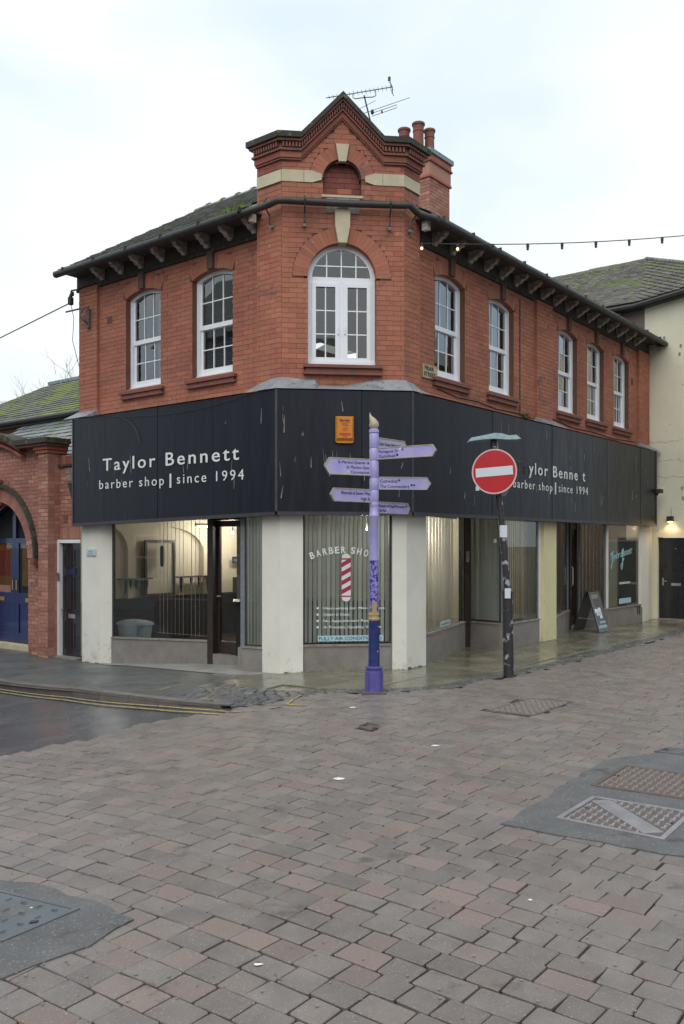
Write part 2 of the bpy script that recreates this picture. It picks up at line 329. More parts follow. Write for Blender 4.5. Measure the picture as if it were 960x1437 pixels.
_cap = None
def text_mesh(body, space=1.0, shear=0, extrude=.003, bold=0.0, dark=()):
    c = bpy.data.curves.new('t', 'FONT'); c.body = body; c.size = 1; c.space_character = space; c.shear = shear; c.offset = bold
    c.extrude = 0; c.resolution_u = 3
    o = bpy.data.objects.new('t', c); COL.objects.link(o)
    if dark:
        c.materials.append(M['letters']); c.materials.append(M['letters_off'])
        for i in dark: c.body_format[i].material_index = 1
    bpy.context.view_layer.update()
    me = bpy.data.meshes.new_from_object(o.evaluated_get(bpy.context.evaluated_depsgraph_get()))
    bpy.data.objects.remove(o); return me
def text(body, origin, xdir, width=None, cap=.1, parent=None, mat='letters', space=1.0, shear=0, thick=.004, bold=0, name='lettering', dark=(), up=(0, 0, 1), center=False):
    """flat lettering with its own thickness; origin = left end of baseline, cap = capital height"""
    me = text_mesh(body, space, shear, bold=bold, dark=dark)
    xs = [v.co.x for v in me.vertices]; x0, x1 = min(xs), max(xs)
    sy = cap / .70; sx = (width / (x1 - x0)) if width else sy
    X = Vector(xdir).normalized() if len(xdir) == 3 else Vector((xdir[0], xdir[1], 0)).normalized(); U = Vector(up); Nn = X.cross(U)
    org = Vector(origin)
    if center: org = org - X * ((x1 - x0) * sx / 2)
    rt = ROOTLOC.get(parent, Vector((0, 0, 0)))
    bm = bmesh.new(); bm.from_mesh(me)
    r = bmesh.ops.extrude_face_region(bm, geom=bm.faces[:])
    top = {g for g in r['geom'] if isinstance(g, bmesh.types.BMVert)}
    for v in bm.verts:
        q = org + X * ((v.co.x - x0) * sx) + U * (v.co.y * sy) + Nn * (thick if v in top else 0) - rt
        v.co = q
    bmesh.ops.recalc_face_normals(bm, faces=bm.faces)
    for f_ in bm.faces: f_.smooth = False
    bm.to_mesh(me); bm.free()
    if not dark: me.materials.clear(); me.materials.append(M[mat])
    me.name = name
    o = bpy.data.objects.new(name, me); COL.objects.link(o)
    if parent: o.parent = parent
    ROOTLOC[o] = rt; return o

# ---------------------------------------------------------------- brick laying
BL, BH = .225, .0755
def rows(z0, z1):
    n = max(1, round((z1 - z0) / BH)); h = (z1 - z0) / n
    return [(z0 + i * h, z0 + (i + 1) * h) for i in range(n)]
def minus(u0, u1, holes):
    seg = [(u0, u1)]
    for a, b in holes:
        nx = []
        for s, e in seg:
            if b <= s or a >= e: nx.append((s, e)); continue
            if a > s + .01: nx.append((s, a))
            if b < e - .01: nx.append((b, e))
        seg = nx
    return seg
def brick_wall(parent, fr, u0, u1, z0, z1, d, holes_b=lambda z: [], holes_w=None, mat='brick', mort='mortar', thick=.28, solo=0, wall=None, gap=.005, proud=.006, topfn=None, alt=None):
    """wall = backing of mortar strips; bricks laid proud of it"""
    holes_w = holes_w or holes_b
    w = MB(); cells = []
    for k, (a, b) in enumerate(rows(z0, z1)):
        zc = (a + b) / 2
        hb = holes_b(zc); hw = holes_w(zc)
        for s, e in minus(u0, u1, hw):
            if topfn: 
                # clip by profile: sample
                n = 24; us = [s + (e - s) * (i + .5) / n for i in range(n)]; ok = [u for u in us if topfn(u) > zc]
                if not ok: continue
                s2, e2 = min(ok) - (e - s) / n / 2, max(ok) + (e - s) / n / 2; w.box(fr, s2, e2, d + proud, d + thick, a, b)
            else: w.box(fr, s, e, d + proud, d + thick, a, b)
        off = (k % 2) * BL / 2
        for s, e in minus(u0, u1, hb):
            i0 = math.floor((s - off) / BL)
            x = i0 * BL + off
            while x < e:
                p, q = max(x, s), min(x + BL, e); x += BL
                if q - p < .03: continue
                if topfn and (topfn(p) < zc + .02 or topfn(q) < zc + .02): continue
                cells.append((p + gap / 2, q - gap / 2, a + gap / 2, b - gap / 2))
    wo = w.build('wall', mort, parent) if wall is None else wall
    cells.sort(key=lambda c: abs((c[0] + c[1]) / 2 - (u0 + u1) / 2) + .3 * (c[2] - z0) if solo else 0)
    meshes = {}
    J = random.Random(3)
    if solo:
        for c in cells[:solo]:
            key = round(c[1] - c[0], 3)
            if key not in meshes:
                m = MB().box(FX, -key/2, key/2, 0, .1, -(c[3]-c[2])/2, (c[3]-c[2])/2)
                me = bpy.data.meshes.new('brick'); me.from_pydata([tuple(v) for v in m.v], [], m.f); me.materials.append(M[mat]); meshes[key] = me
            ang = math.atan2(fr.D.y, fr.D.x)
            P = fr((c[0] + c[1]) / 2, d - J.uniform(0, .003), (c[2] + c[3]) / 2)
            sgn = 1
            # local +Y must point into the wall
            ydir = Vector((-math.sin(ang), math.cos(ang)))
            if ydir.dot(-fr.n) < 0: ang += math.pi
            place(meshes[key], 'brick', wo, Matrix.Translation(P) @ Matrix.Rotation(ang, 4, 'Z'))
    m = MB(); m2 = MB()
    for c in cells[solo:]:
        (m2 if alt and alt(c) else m).box(fr, c[0], c[1], d - J.uniform(0, .003), d + .09, c[2], c[3])
    if m2.v: m2.build('brickwork', 'brick_dark', wo)['kind'] = 'stuff'
    if m.v:
        b = m.build('brickwork', mat, wo); b['kind'] = 'stuff'
    return wo

def arc(cu, cz, r, a0, a1, n):      # angles in degrees, 90 = up
    return [(cu + r * math.cos(math.radians(a0 + (a1 - a0) * i / n)), cz + r * math.sin(math.radians(a0 + (a1 - a0) * i / n))) for i in range(n + 1)]
def voussoirs(parent, fr, cu, cz, r0, r1, a0, a1, n, d, mat, depth=.12, gap=.14, name='arch_brick'):
    for i in range(n):
        x0 = a0 + (a1 - a0) * (i + gap * .12) / n; x1 = a0 + (a1 - a0) * (i + 1 - gap * .12) / n
        o = arc(cu, cz, r1, x0, x1, 1); q = arc(cu, cz, r0, x0, x1, 1)
        MB().ring(fr, o, q, d - RNG.uniform(0, .003), d + depth).build(name, mat, parent)

# ================================================================ THE CORNER BUILDING
bld = thing('corner_shop_building', (-.5, 13.5, -.05), 'two-storey red brick corner building with black barber shop fascia, gabled bay and slate roof', 'building')
ZT, ZB = 4.15, 2.31            # fascia top and bottom
WTOP = 6.66                    # top of the main brick walls under the eaves
# sash window openings: (frame, centre u)
WL = [(FL, 3.46), (FL, 1.72)]
WR = [(FRt, 1.62), (FRt, 3.40), (FRt, 6.28), (FRt, 7.75), (FRt, 9.29)]
WW = .94; WS, WSP = 4.58, 6.22   # half open width, sill, springing
RISE = .10
def seg_arc(cu, extra=0, n=10):
    """segmental head: polyline from right to left"""
    h = WW / 2 + 0; r = (h * h + RISE * RISE) / (2 * RISE); cz = WSP + RISE - r
    a = math.degrees(math.asin(h / r)); return arc(cu, cz, r + extra, 90 - a, 90 + a, n), cz, r, a
def sash_holes(cs, ring):
    def f(z):
        res = []
        for c in cs:
            h = WW / 2
            _, cz, r, a = seg_arc(c)
            rr = r + (.225 if ring else .06)
            if z < WS: continue
            if z < WSP and not ring: res.append((c - h, c + h))
            elif ring and z < WSP: res.append((c - h, c + h))
            else:
                q = rr * rr - (z - cz) ** 2
                if q > 0:
                    w = min(math.sqrt(q), (h + (.06 if ring else .02)))
                    if z < cz + rr: res.append((c - w, c + w))
        return res
    return f
# main walls
cl = [c for f, c in WL]; cr = [c for f, c in WR]
wallL = brick_wall(bld, FL, .42, 5.25, 4.16, WTOP, .33, sash_holes(cl, True), sash_holes(cl, False))
wallR = brick_wall(bld, FRt, .30, 11.05, 4.16, WTOP, .33, sash_holes(cr, True), sash_holes(cr, False))
for w, fr, c in [(wallL, FL, c) for c in cl] + [(wallR, FRt, c) for c in cr]:
    _, cz, r, a = seg_arc(c)
    voussoirs(w, fr, c, cz, r, r + .22, 90 - a, 90 + a, 13, .328, 'brick', depth=.13)
# pilasters
def pilaster(fr, u0, u1, z0=4.16, z1=6.62, d=.27):
    p = MB()
    for k, (a, b) in enumerate(rows(z0, z1)):
        p.box(fr, u0 + .004, u1 - .004, d + .006, .335, a, b)
    po = p.build('pilaster', 'mortar', bld)
    m = MB()
    for k, (a, b) in enumerate(rows(z0, z1)):
        xs = [u0, (u0 + u1) / 2 + (.1 if k % 2 else -.1), u1] if u1 - u0 < .7 else [u0, u0 + (.12 if k % 2 else .225), u0 + (.345 if k % 2 else .45), u0 + .6, u1]
        for s, e in zip(xs, xs[1:]):
            m.box(fr, s + .003, e - .003, d - RNG.uniform(0, .003), .334, a + .003, b - .003)
    b = m.build('brickwork', 'brick', po); b['kind'] = 'stuff'
pilaster(FL, 4.70, 5.25); pilaster(FRt, 4.72, 5.42); pilaster(FRt, 10.30, 11.04)
# hidden walls that close the shell
MB().box(FL, 5.206, 5.245, .62, 12.2, -.4, 6.7).build('end_wall', 'brick_old', bld)
MB().box(FL, 5.0, 5.22, .3, .61, 4.16, 6.6).build('end_wall', 'brick_old', bld)
# upper floor slab and eaves ceiling
def slab(z0, z1, name, mat, d=.5):
    P = [FL(4.98, d, 0), FC(.25, d, 0), FC(1.78, d, 0), FRt(11.0, d, 0), FRt(11.0, 6.3, 0), FL(4.98, 6, 0)]
    m = MB(); n = len(P); m.v = [Vector((p.x, p.y, z0)) for p in P] + [Vector((p.x, p.y, z1)) for p in P]
    m.f = [tuple(reversed(range(n))), tuple(range(n, 2 * n))] + [(i, (i+1) % n, n + (i+1) % n, n + i) for i in range(n)]
    return m.build(name, mat, bld)
slab(3.0, 3.2, 'shop_ceiling', 'plaster'); slab(3.9, 4.1, 'upper_floor', 'dark'); slab(6.86, 6.9, 'loft_ceiling', 'plaster_dk', d=.6)

def sash_window(fr, c, d=.43):
    """upper-floor sliding sash: white frame, horns, 2 x (3 x 2) panes"""
    h = WW / 2; head, cz, r, a = seg_arc(c)
    t = .06
    m = MB()
    inn = arc(c, cz, r - t, 90 - a * (h - t) / h, 90 + a * (h - t) / h, 10)
    m.ring(fr, head, inn, d, d + .1)
    m.box(fr, c - h, c - h + t, d, d + .1, WS + .07, WSP - .0); m.box(fr, c + h - t, c + h, d, d + .1, WS + .07, WSP - .0)
    m.prism(fr, [(c - h, WSP), (c - h + t, WSP), (inn[-1][0], inn[-1][1]), (head[-1][0], head[-1][1])][::1], d + .001, d + .099)
    m.prism(fr, [(c + h, WSP), (c + h - t, WSP), (inn[0][0], inn[0][1]), (head[0][0], head[0][1])], d + .001, d + .099)
    m.box(fr, c - h, c + h, d - .02, d + .1, WS, WS + .07)
    w = m.build('window', 'upvc', bld)
    mz = 5.43
    def sash(z0, z1, dd, arch):
        s = .042
        f = MB(); f.box(fr, c - h + t, c - h + t + s, dd, dd + .045, z0, z1); f.box(fr, c + h - t - s, c + h - t, dd, dd + .045, z0, z1)
        f.box(fr, c - h + t + s, c + h - t - s, dd + .001, dd + .044, z0, z0 + (.115 if not arch else .075))
        if not arch: f.box(fr, c - h + t + s, c + h - t - s, dd + .001, dd + .044, z1 - .07, z1)
        f.build('sash', 'upvc', w)
        x0, x1 = c - h + t + s, c + h - t - s; zb = z0 + (.115 if not arch else .075); zt = z1 - .07 if not arch else z1 + .06
        for i in (1, 2):
            x = x0 + (x1 - x0) * i / 3
            MB().box(fr, x - .009, x + .009, dd + .005, dd + .03, zb, zt).build('glazing_bar', 'upvc', w)
        zm = zb + (zt - zb) * (.5 if not arch else .46)
        MB().box(fr, x0, x1, dd + .006, dd + .029, zm - .009, zm + .009).build('glazing_bar', 'upvc', w)
        for i in range(3):
            for j in range(2):
                xa, xb = x0 + (x1 - x0) * i / 3, x0 + (x1 - x0) * (i + 1) / 3
                za, zc = (zb, zm) if j == 0 else (zm, zt)
                ta, tb = RNG.uniform(-.0022, .0022), RNG.uniform(-.0022, .0022); e = dd + .018
                MB().quad(fr(xa, e + ta, za), fr(xb, e + tb, za), fr(xb, e + tb, zc), fr(xa, e + ta, zc)).build('pane', 'glass', w)
    sash(WS + .07, mz + .04, d + .05, False)
    sash(mz - .02, WSP - .0, d + .025, True)
    # moulded terracotta sill with two steps
    m = MB(); m.box(fr, c - h - .11, c + h + .11, .25, .40, WS - .06, WS - .012); m.box(fr, c - h - .07, c + h + .07, .28, .40, WS - .11, WS - .061)
    m.box(fr, c - h - .10, c + h + .10, .27, .33, WS - .14, WS - .111)
    m.build('sill', 'terracotta', w)
    # brick strip above the head up to the shadow strip
    MB().box(fr, c - .065, c + .065, .27, .335, WSP + RISE - .0, 6.60).build('head_strip', 'strip', w)
    return w
for f, c in WL + WR: sash_window(f, c)

# eaves: shadow strip, soffit, corbels, gutter
def eaves(fr, u0, u1, cu, pil):
    m = MB()
    segs = minus(u0, u1, pil)
    for s, e in segs: m.box(fr, s, e, .285, .335, 6.585, 6.655)
    m.build('shadow_strip', 'coping', bld)  # dark solid strip stands for the shadow at the recessed panel's upper edge
    MB().box(fr, u0, u1, .30, .5, 6.66, 6.92).build('eaves_band', 'soffit', bld)
    for u in cu:
        pr = [(.30, 6.862), (.03, 6.862), (.03, 6.82), (.06, 6.80), (.08, 6.765), (.14, 6.755), (.18, 6.71), (.24, 6.70), (.26, 6.665), (.30, 6.665)]
        m = MB(); n = len(pr); i = 0
        m.v = [fr(u - .045, d, z) for d, z in pr] + [fr(u + .045, d, z) for d, z in pr]
        for t in tessellate_polygon([[Vector((d, z, 0)) for d, z in pr]]): m.f.append((t[0], t[1], t[2])); m.f.append((n + t[2], n + t[1], n + t[0]))
        for k in range(n): m.f.append((k, (k + 1) % n, n + (k + 1) % n, n + k))
        m.build('corbel', 'corbel', bld)
    MB().box(fr, u0 - .0, u1, -.06, .30, 6.865, 6.89).build('soffit_board', 'soffit', bld)
eaves(FL, .48, 5.36, [.72, 1.24, 1.78, 2.33, 2.88, 3.45, 4.0, 4.55], [(4.70, 5.26)])
eaves(FRt, .36, 11.1, [1.05 + .5625 * i for i in range(17)], [(4.72, 5.42), (10.3, 11.04)])
m = MB(); m.tube([FL(u, -.13, 6.83) for u in (5.40, 5.39, 3, .62)], .062, 10)
gut = m.build('gutter', 'gutter', bld, smooth=True)
m = MB(); m.tube([FRt(u, -.13, 6.83 - .0) for u in (.48, 3, 6, 8, 11.04, 11.05)], .062, 10); m.build('gutter', 'gutter', bld, smooth=True)
for fr, a, b in ((FL, .6, 5.4), (FRt, .6, 11)):
    u = a
    while u < b:
        MB().box(fr, u - .012, u + .012, -.2, -.05, 6.835, 6.9).build('gutter_bracket', 'gutter', gut); u += .9
# pipe that carries the gutter round the bay
m = MB(); m.tube([FL(.75, -.13, 6.82), FL(.50, -.08, 6.84), FL(.30, .03, 6.90), FC(.02, .06, 6.935), FC(.12, .07, 6.945), FC(1.02, .07, 6.935), FC(1.92, .07, 6.95), FC(2.0, .06, 6.945), FRt(.22, .02, 6.86), FRt(.42, -.1, 6.83), FRt(.62, -.13, 6.82)], .052, 12)
pipe = m.build('linking_pipe', 'gutter', bld, smooth=True)
for fr, u, s in ((FL, .25, 1), (FC, .42, 1), (FC, 1.70, 1), (FRt, .18, 1)):
    MB().tube([fr(u, .05, 7.02), fr(u, .0, 6.95), fr(u, .03, 6.87), fr(u, .12, 6.78), fr(u, .12, 6.66), fr(u, .19, 6.62)], .012, 6).build('pipe_hook', 'gutter', pipe)
    MB().tube([fr(u, .19, 6.63), fr(u, .13, 6.62)], .026, 8).build('hook_bolt', 'grey_metal', pipe)

# ---- corner bay
ACx = A - (nL + nC) * (.2 / (1 + nL.dot(nC))); BCx = B - (nR + nC) * (.2 / (1 + nR.dot(nC)))
FB = F(ACx, vC, nC); WB = (BCx - ACx).length            # chamfer face of the bay, d measured from its brick face
FBL = F(ACx, vL, nL); FBR = F(BCx, vR, nR)              # the two wings of the bay
WGL, WGR = .5, .41
CU = WB / 2 - .02                                       # window centre
def shoulder(u):           # underside profile of parapet brickwork on chamfer
    return 7.80 if abs(u - CU) > .60 else 7.80 + (.60 - abs(u - CU)) * 1.03
AR = .515; ASP = 5.88; ASILL = 4.56
def bay_holes(ring):
    def f(z):
        r = []
        rr = AR + (.23 if ring else .06)
        if ASILL < z < ASP: r.append((CU - AR, CU + AR))
        elif ASP <= z < ASP + rr:
            w = math.sqrt(max(rr * rr - (z - ASP) ** 2, 0)); r.append((CU - w, CU + w))
        # blind niche, springing 7.36
        nr = .29 + (.20 if ring else .06)
        if 7.10 < z < 7.36: r.append((CU - .29, CU + .29))
        elif 7.36 <= z < 7.36 + nr:
            w = math.sqrt(max(nr * nr - (z - 7.36) ** 2, 0)); r.append((CU - w, CU + w))
        if ring and 7.275 < z < 7.46: r += [(-1, CU - .285), (CU + .285, 3)]
        return r
    return f
bayw = brick_wall(bld, FB, 0, WB, 4.2, 8.55, 0, bay_holes(True), bay_holes(False), solo=300, topfn=shoulder, thick=.3, alt=lambda c: c[2] > 7.46 and abs((c[0] + c[1]) / 2 - CU) > .42)
def band_hole(z): return [(-1, 3)] if 7.275 < z < 7.46 else []
brick_wall(bld, FBL, 0, WGL, 4.2, 7.85, 0, band_hole, lambda z: [], thick=.3, alt=lambda c: c[2] > 7.46)
brick_wall(bld, FBR, 0, WGR, 4.2, 7.85, 0, band_hole, lambda z: [], thick=.3, alt=lambda c: c[2] > 7.46)
# bay side returns and back
MB().box(FBL, WGL - .02, WGL + .004, .0, 1.2, 4.2, 7.86).build('bay_return', 'brick', bld)
MB().box(FBR, WGR - .02, WGR + .004, .0, 1.2, 4.2, 7.86).build('bay_return', 'brick', bld)
# stone band blocks
def stone(fr, pts, d0=-.012, d1=.1): return MB().prism(fr, pts, d0, d1).build('stone_block', 'stone', bayw)
z0, z1 = 7.28, 7.455
stone(FBL, [(.002, z0), (WGL - .001, z0), (WGL - .001, z1), (.002, z1)]); 
stone(FB, [(.002, z0), (.33, z0), (.33, z1), (.002, z1)]); stone(FB, [(.336, z0), (.46, z0), (.60, z0 + .045), (.60, z1 - .045), (.46, z1), (.336, z1)][::-1])
stone(FB, [(WB - .002, z0), (WB - .33, z0), (WB - .33, z1), (WB - .002, z1)]); stone(FB, [(WB - .336, z0), (WB - .46, z0), (WB - .60, z0 + .045), (WB - .60, z1 - .045), (WB - .46, z1), (WB - .336, z1)])
stone(FBR, [(.002, z0), (WGR - .001, z0), (WGR - .001, z1), (.002, z1)])
# keystones
MB().prism(FB, [(CU - .055, 7.60), (CU + .055, 7.60), (CU + .10, 7.86), (CU - .10, 7.86)], -.05, .1).build('keystone', 'stone', bayw)
MB().prism(FB, [(CU - .065, 6.38), (CU + .065, 6.38), (CU + .11, 6.62), (CU + .115, 6.86), (CU + .07, 6.90), (CU - .07, 6.90), (CU - .115, 6.86), (CU - .11, 6.62)], -.07, .1).build('keystone', 'stone', bayw)
MB().box(FB, CU - .24, CU + .26, -.012, .1, 6.84, 7.07).build('cement_patch', 'cement', bayw)
# niche: arch bricks, recessed bricks
voussoirs(bayw, FB, CU, 7.36, .29, .485, 0, 180, 19, -.002, 'brick', name='arch_brick')
MB().ring(FB, arc(CU, 7.36, .345, 0, 180, 20), arc(CU, 7.36, .268, 0, 180, 20), .03, .14).build('niche_moulding', 'coping', bayw)
m = MB(); m.box(FB, CU - .31, CU + .31, .135, .25, 7.08, 7.68); m.build('niche_back', 'mortar', bayw)
m = MB()
for k, (a, b) in enumerate(rows(7.10, 7.66)):
    x = -.4 + (k % 2) * .11
    while x < .3:
        p, q = max(x, -.3), min(x + .225, .3); x += .225
        if q - p > .02: m.box(FB, CU + p + .003, CU + q - .003, .125, .2, a + .003, b - .003)
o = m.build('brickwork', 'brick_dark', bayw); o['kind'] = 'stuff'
MB().box(FB, CU - .31, CU + .31, -.02, .14, 7.07, 7.10).build('niche_ledge', 'stone', bayw)
# arch bricks round the window
voussoirs(bayw, FB, CU, ASP, AR, AR + .225, 0, 180, 31, -.002, 'brick', name='arch_brick')
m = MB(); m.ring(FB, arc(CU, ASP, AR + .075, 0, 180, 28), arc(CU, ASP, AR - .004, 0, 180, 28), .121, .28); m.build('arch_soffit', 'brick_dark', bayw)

# bay cornice: sweep along the parapet
def bay_pt(s, p):          # s: unfolded coordinate, chamfer 0..WB ; p: projection outward
    kL = (nL + nC) / (1 + nL.dot(nC)); kR = (nR + nC) / (1 + nR.dot(nC))
    if s < -1e-6: q = ACx + vL * (-s) + nL * p
    elif s < 1e-6: q = ACx + kL * p
    elif s < WB - 1e-6: q = ACx + vC * s + nC * p
    elif s < WB + 1e-6: q = BCx + kR * p
    else: q = BCx + vR * (s - WB) + nR * p
    return q
def course(lo, hi, p0, p1, name, mat, path=None, ext=.0):
    """lo, hi = vertical offsets below the coping line; p0..p1 projection"""
    path = path or PAR
    m = MB()
    for (s0, za), (s1, zb) in zip(path, path[1:]):
        if s0 < -.1: s0 -= ext
        if s1 > WB + .1: s1 += ext
        q = [(bay_pt(s0, p0), za), (bay_pt(s1, p0), zb), (bay_pt(s1, p1), zb), (bay_pt(s0, p1), za)]
        m.hexa([Vector((*a, z + lo)) for a, z in q] + [Vector((*a, z + hi)) for a, z in q])
    return m.build(name, mat, bld)
ZS = 7.97; GH = .63; GX = .62
PAR = [(-WGL, ZS), (0, ZS), (CU - GX, ZS), (CU, ZS + GH), (CU + GX, ZS), (WB, ZS), (WB + WGR, ZS)]
course(-.085, .0, -.30, .15, 'coping', 'coping', ext=.1)
course(-.125, -.087, -.28, .115, 'moulding', 'terracotta', ext=.07)
course(-.215, -.127, -.26, .05, 'dentil_bed', 'terracotta', ext=.03)
course(-.25, -.217, -.26, .075, 'moulding', 'terracotta', ext=.05)
course(-.345, -.252, -.26, .045, 'moulding_band', 'brick_dark', ext=.02)
course(-.375, -.347, -.26, .03, 'moulding', 'terracotta', ext=.01)
# gable infill behind so that no gap opens under the cornice
m = MB(); m.prism(FB, [(0.01, 7.6), (WB - .01, 7.6), (WB - .01, ZS - .13), (CU + GX, ZS - .13), (CU, ZS + GH - .13), (CU - GX, ZS - .13), (0.01, ZS - .13)], .03, .25); m.build('gable_core', 'brick_dark', bld)
# dentils, one by one along the line
dn = 0
for (s0, za), (s1, zb) in zip(PAR, PAR[1:]):
    Ln = math.hypot(s1 - s0, zb - za); n = max(1, int(Ln / .047))
    for i in range(n):
        t0, t1 = (i + .22) / n, (i + .78) / n
        sa, sb = s0 + (s1 - s0) * t0, s0 + (s1 - s0) * t1; a, b = za + (zb - za) * t0, za + (zb - za) * t1
        q = [(bay_pt(sa, .04), a), (bay_pt(sb, .04), b), (bay_pt(sb, .095), b), (bay_pt(sa, .095), a)]
        MB().hexa([Vector((*c, z - .205)) for c, z in q] + [Vector((*c, z - .135)) for c, z in q]).build('dentil', 'terracotta', bld); dn += 1
# parapet back wall / flat top
m = MB(); m.hexa([Vector((*bay_pt(s, p), z)) for z in (7.55, 7.80) for s, p in ((-WGL, -.25), (WB + WGR, -.25), (WB + WGR, -1.3), (-WGL, -1.3))]); m.build('bay_roof', 'lead', bld)

# arched bay window
def bay_window():
    fr = FB; c = CU; d = .12; r = AR; t = .07
    m = MB()
    m.ring(fr, arc(c, ASP, r, 0, 180, 28), arc(c, ASP, r - t, 0, 180, 28), d, d + .1)
    m.box(fr, c - r, c - r + t, d, d + .1, ASILL + .08, ASP - .001); m.box(fr, c + r - t, c + r, d, d + .1, ASILL + .08, ASP - .001)
    m.box(fr, c - r, c + r, d - .03, d + .1, ASILL, ASILL + .08)
    m.box(fr, c - r + t, c + r - t, d - .004, d + .1, ASP - .06, ASP + .03)
    m.box(fr, c - .035, c + .035, d - .002, d + .1, ASILL + .08, ASP - .06)
    w = m.build('window', 'upvc', bld, smooth=False)
    # casements
    for sx in (-1, 1):
        x0, x1 = (c - r + t, c - .035) if sx < 0 else (c + .035, c + r - t)
        za, zb = ASILL + .08, ASP - .06; s = .058
        m = MB(); m.box(fr, x0, x0 + s, d - .02, d + .04, za, zb); m.box(fr, x1 - s, x1, d - .02, d + .04, za, zb)
        m.box(fr, x0 + s, x1 - s, d - .019, d + .039, za, za + s); m.box(fr, x0 + s, x1 - s, d - .019, d + .039, zb - s, zb)
        m.build('casement', 'upvc', w)
        x0 += s; x1 -= s; za += s; zb -= s
        xm = (x0 + x1) / 2
        MB().box(fr, xm - .009, xm + .009, d, d + .022, za, zb).build('glazing_bar', 'upvc', w)
        for k in (1, 2):
            z = za + (zb - za) * k / 3; MB().box(fr, x0, x1, d + .001, d + .021, z - .009, z + .009).build('glazing_bar', 'upvc', w)
        for i in range(2):
            for k in range(3):
                xa, xb = (x0, xm) if i == 0 else (xm, x1); a, b = za + (zb - za) * k / 3, za + (zb - za) * (k + 1) / 3; e = d + .012 + RNG.uniform(-.001, .001); g = RNG.uniform(-.0015, .0015)
                MB().quad(fr(xa, e + g, a), fr(xb, e - g, a), fr(xb, e - g, b), fr(xa, e + g, b)).build('pane', 'glass', w)
        MB().box(fr, c + sx * .05 - .008, c + sx * .05 + .008, d - .045, d - .02, 5.05, 5.17).build('handle', 'upvc', w)
    # fanlight
    ri = r - t; zb = ASP + .03
    for k in range(1, 4):
        x = c - ri + 2 * ri * k / 4; h = math.sqrt(ri * ri - (x - c) ** 2)
        MB().box(fr, x - .009, x + .009, d + .001, d + .021, zb, ASP + h - .002).build('glazing_bar', 'upvc', w)
    MB().box(fr, c - math.sqrt(ri**2 - .2**2), c + math.sqrt(ri**2 - .2**2), d, d + .022, ASP + .19, ASP + .208).build('glazing_bar', 'upvc', w)
    for k in range(4):
        xa, xb = c - ri + 2 * ri * k / 4, c - ri + 2 * ri * (k + 1) / 4
        for lo, hi in ((0.03, .2), (.2, 9)):
            pts = []
            us = [xa + (xb - xa) * i / 6 for i in range(7)]
            tops = [(u, min(ASP + hi, ASP + math.sqrt(max(ri * ri - (u - c) ** 2, 0)))) for u in us]
            tops = [(u, max(z, ASP + lo)) for u, z in tops]
            if max(z for u, z in tops) < ASP + lo + .02: continue
            g = RNG.uniform(-.002, .002)
            m = MB(); P = [(xa, ASP + lo), (xb, ASP + lo)] + tops[::-1]
            Q = []
            for p in P:
                if not Q or (abs(p[0] - Q[-1][0]) + abs(p[1] - Q[-1][1])) > 1e-4: Q.append(p)
            m.quad(*[fr(u, d + .012 + g * (u - xa) * 6, z) for u, z in Q]); m.build('pane', 'glass', w)
    MB().box(fr, c - .07, c + .06, d + .02, d + .05, ASP + .40, ASP + .44).build('window_catch', 'poledk', w)
    m = MB(); m.box(fr, c - r - .07, c + r + .09, -.10, .13, ASILL - .05, ASILL - .005); m.box(fr, c - r - .04, c + r + .06, -.06, .12, ASILL - .115, ASILL - .051)
    m.box(fr, c - r - .07, c + r + .09, -.08, .02, ASILL - .15, ASILL - .116); m.build('sill', 'terracotta', w)
bay_window()

# ---- roofs
def shingles(name, parent, P0, ux, up, nu, nv, w, h, mat, keep=lambda u, v: True, lift=.02, solo=0, jit=.01, th=.012, zadd=None):
    """P0 eaves corner, ux along the eaves, up along the slope; staggered slates with thickness"""
    nn = ux.cross(up).normalized()
    if nn.z < 0: nn = -nn
    cells = []
    for j in range(nv):
        for i in range(-1, nu + 1):
            u = (i + (j % 2) * .5) * w; v = j * h
            if keep(u + w / 2, v + h / 2): cells.append((u, v))
    J = random.Random(11); m = MB()
    for k, (u, v) in enumerate(cells):
        a = J.uniform(-jit, jit) * .5; l0 = lift + J.uniform(0, .006)
        c = P0 + ux * (u + w * .02) + up * (v - .02 + a)
        if zadd: c = c + Vector((0, 0, zadd(u, v)))
        p = [c, c + ux * w * .96, c + ux * w * .96 + up * (h * 1.25), c + up * (h * 1.25)]
        q = [p[0] + nn * l0, p[1] + nn * l0, p[2] + nn * .003, p[3] + nn * .003]
        if k < solo:
            MB().hexa(q + [x + nn * th for x in q]).build('slate', mat, parent)
        else: m.hexa(q + [x + nn * th for x in q])
    if m.v:
        o = m.build(name, mat, parent); o['kind'] = 'stuff'
PT = .625; nrm = math.sqrt(1 + PT * PT); EZ = 6.895
def roof_plane(parent, fr, eaves_u, ridge_u, de, dr, ze, pt, mat='slate', name='roof', thick=.05):
    zr = ze + (dr - de) * pt if dr > de else ze + (de - dr) * pt
    a, b, c, e = fr(eaves_u[0], de, ze), fr(eaves_u[1], de, ze), fr(ridge_u[1], dr, zr), fr(ridge_u[0], dr, zr)
    dn = Vector((0, 0, -thick))
    m = MB(); m.hexa([a + dn, b + dn, c + dn, e + dn, a, b, c, e]); return m.build(name, mat, parent), zr
ZR = EZ + 3.67 * PT
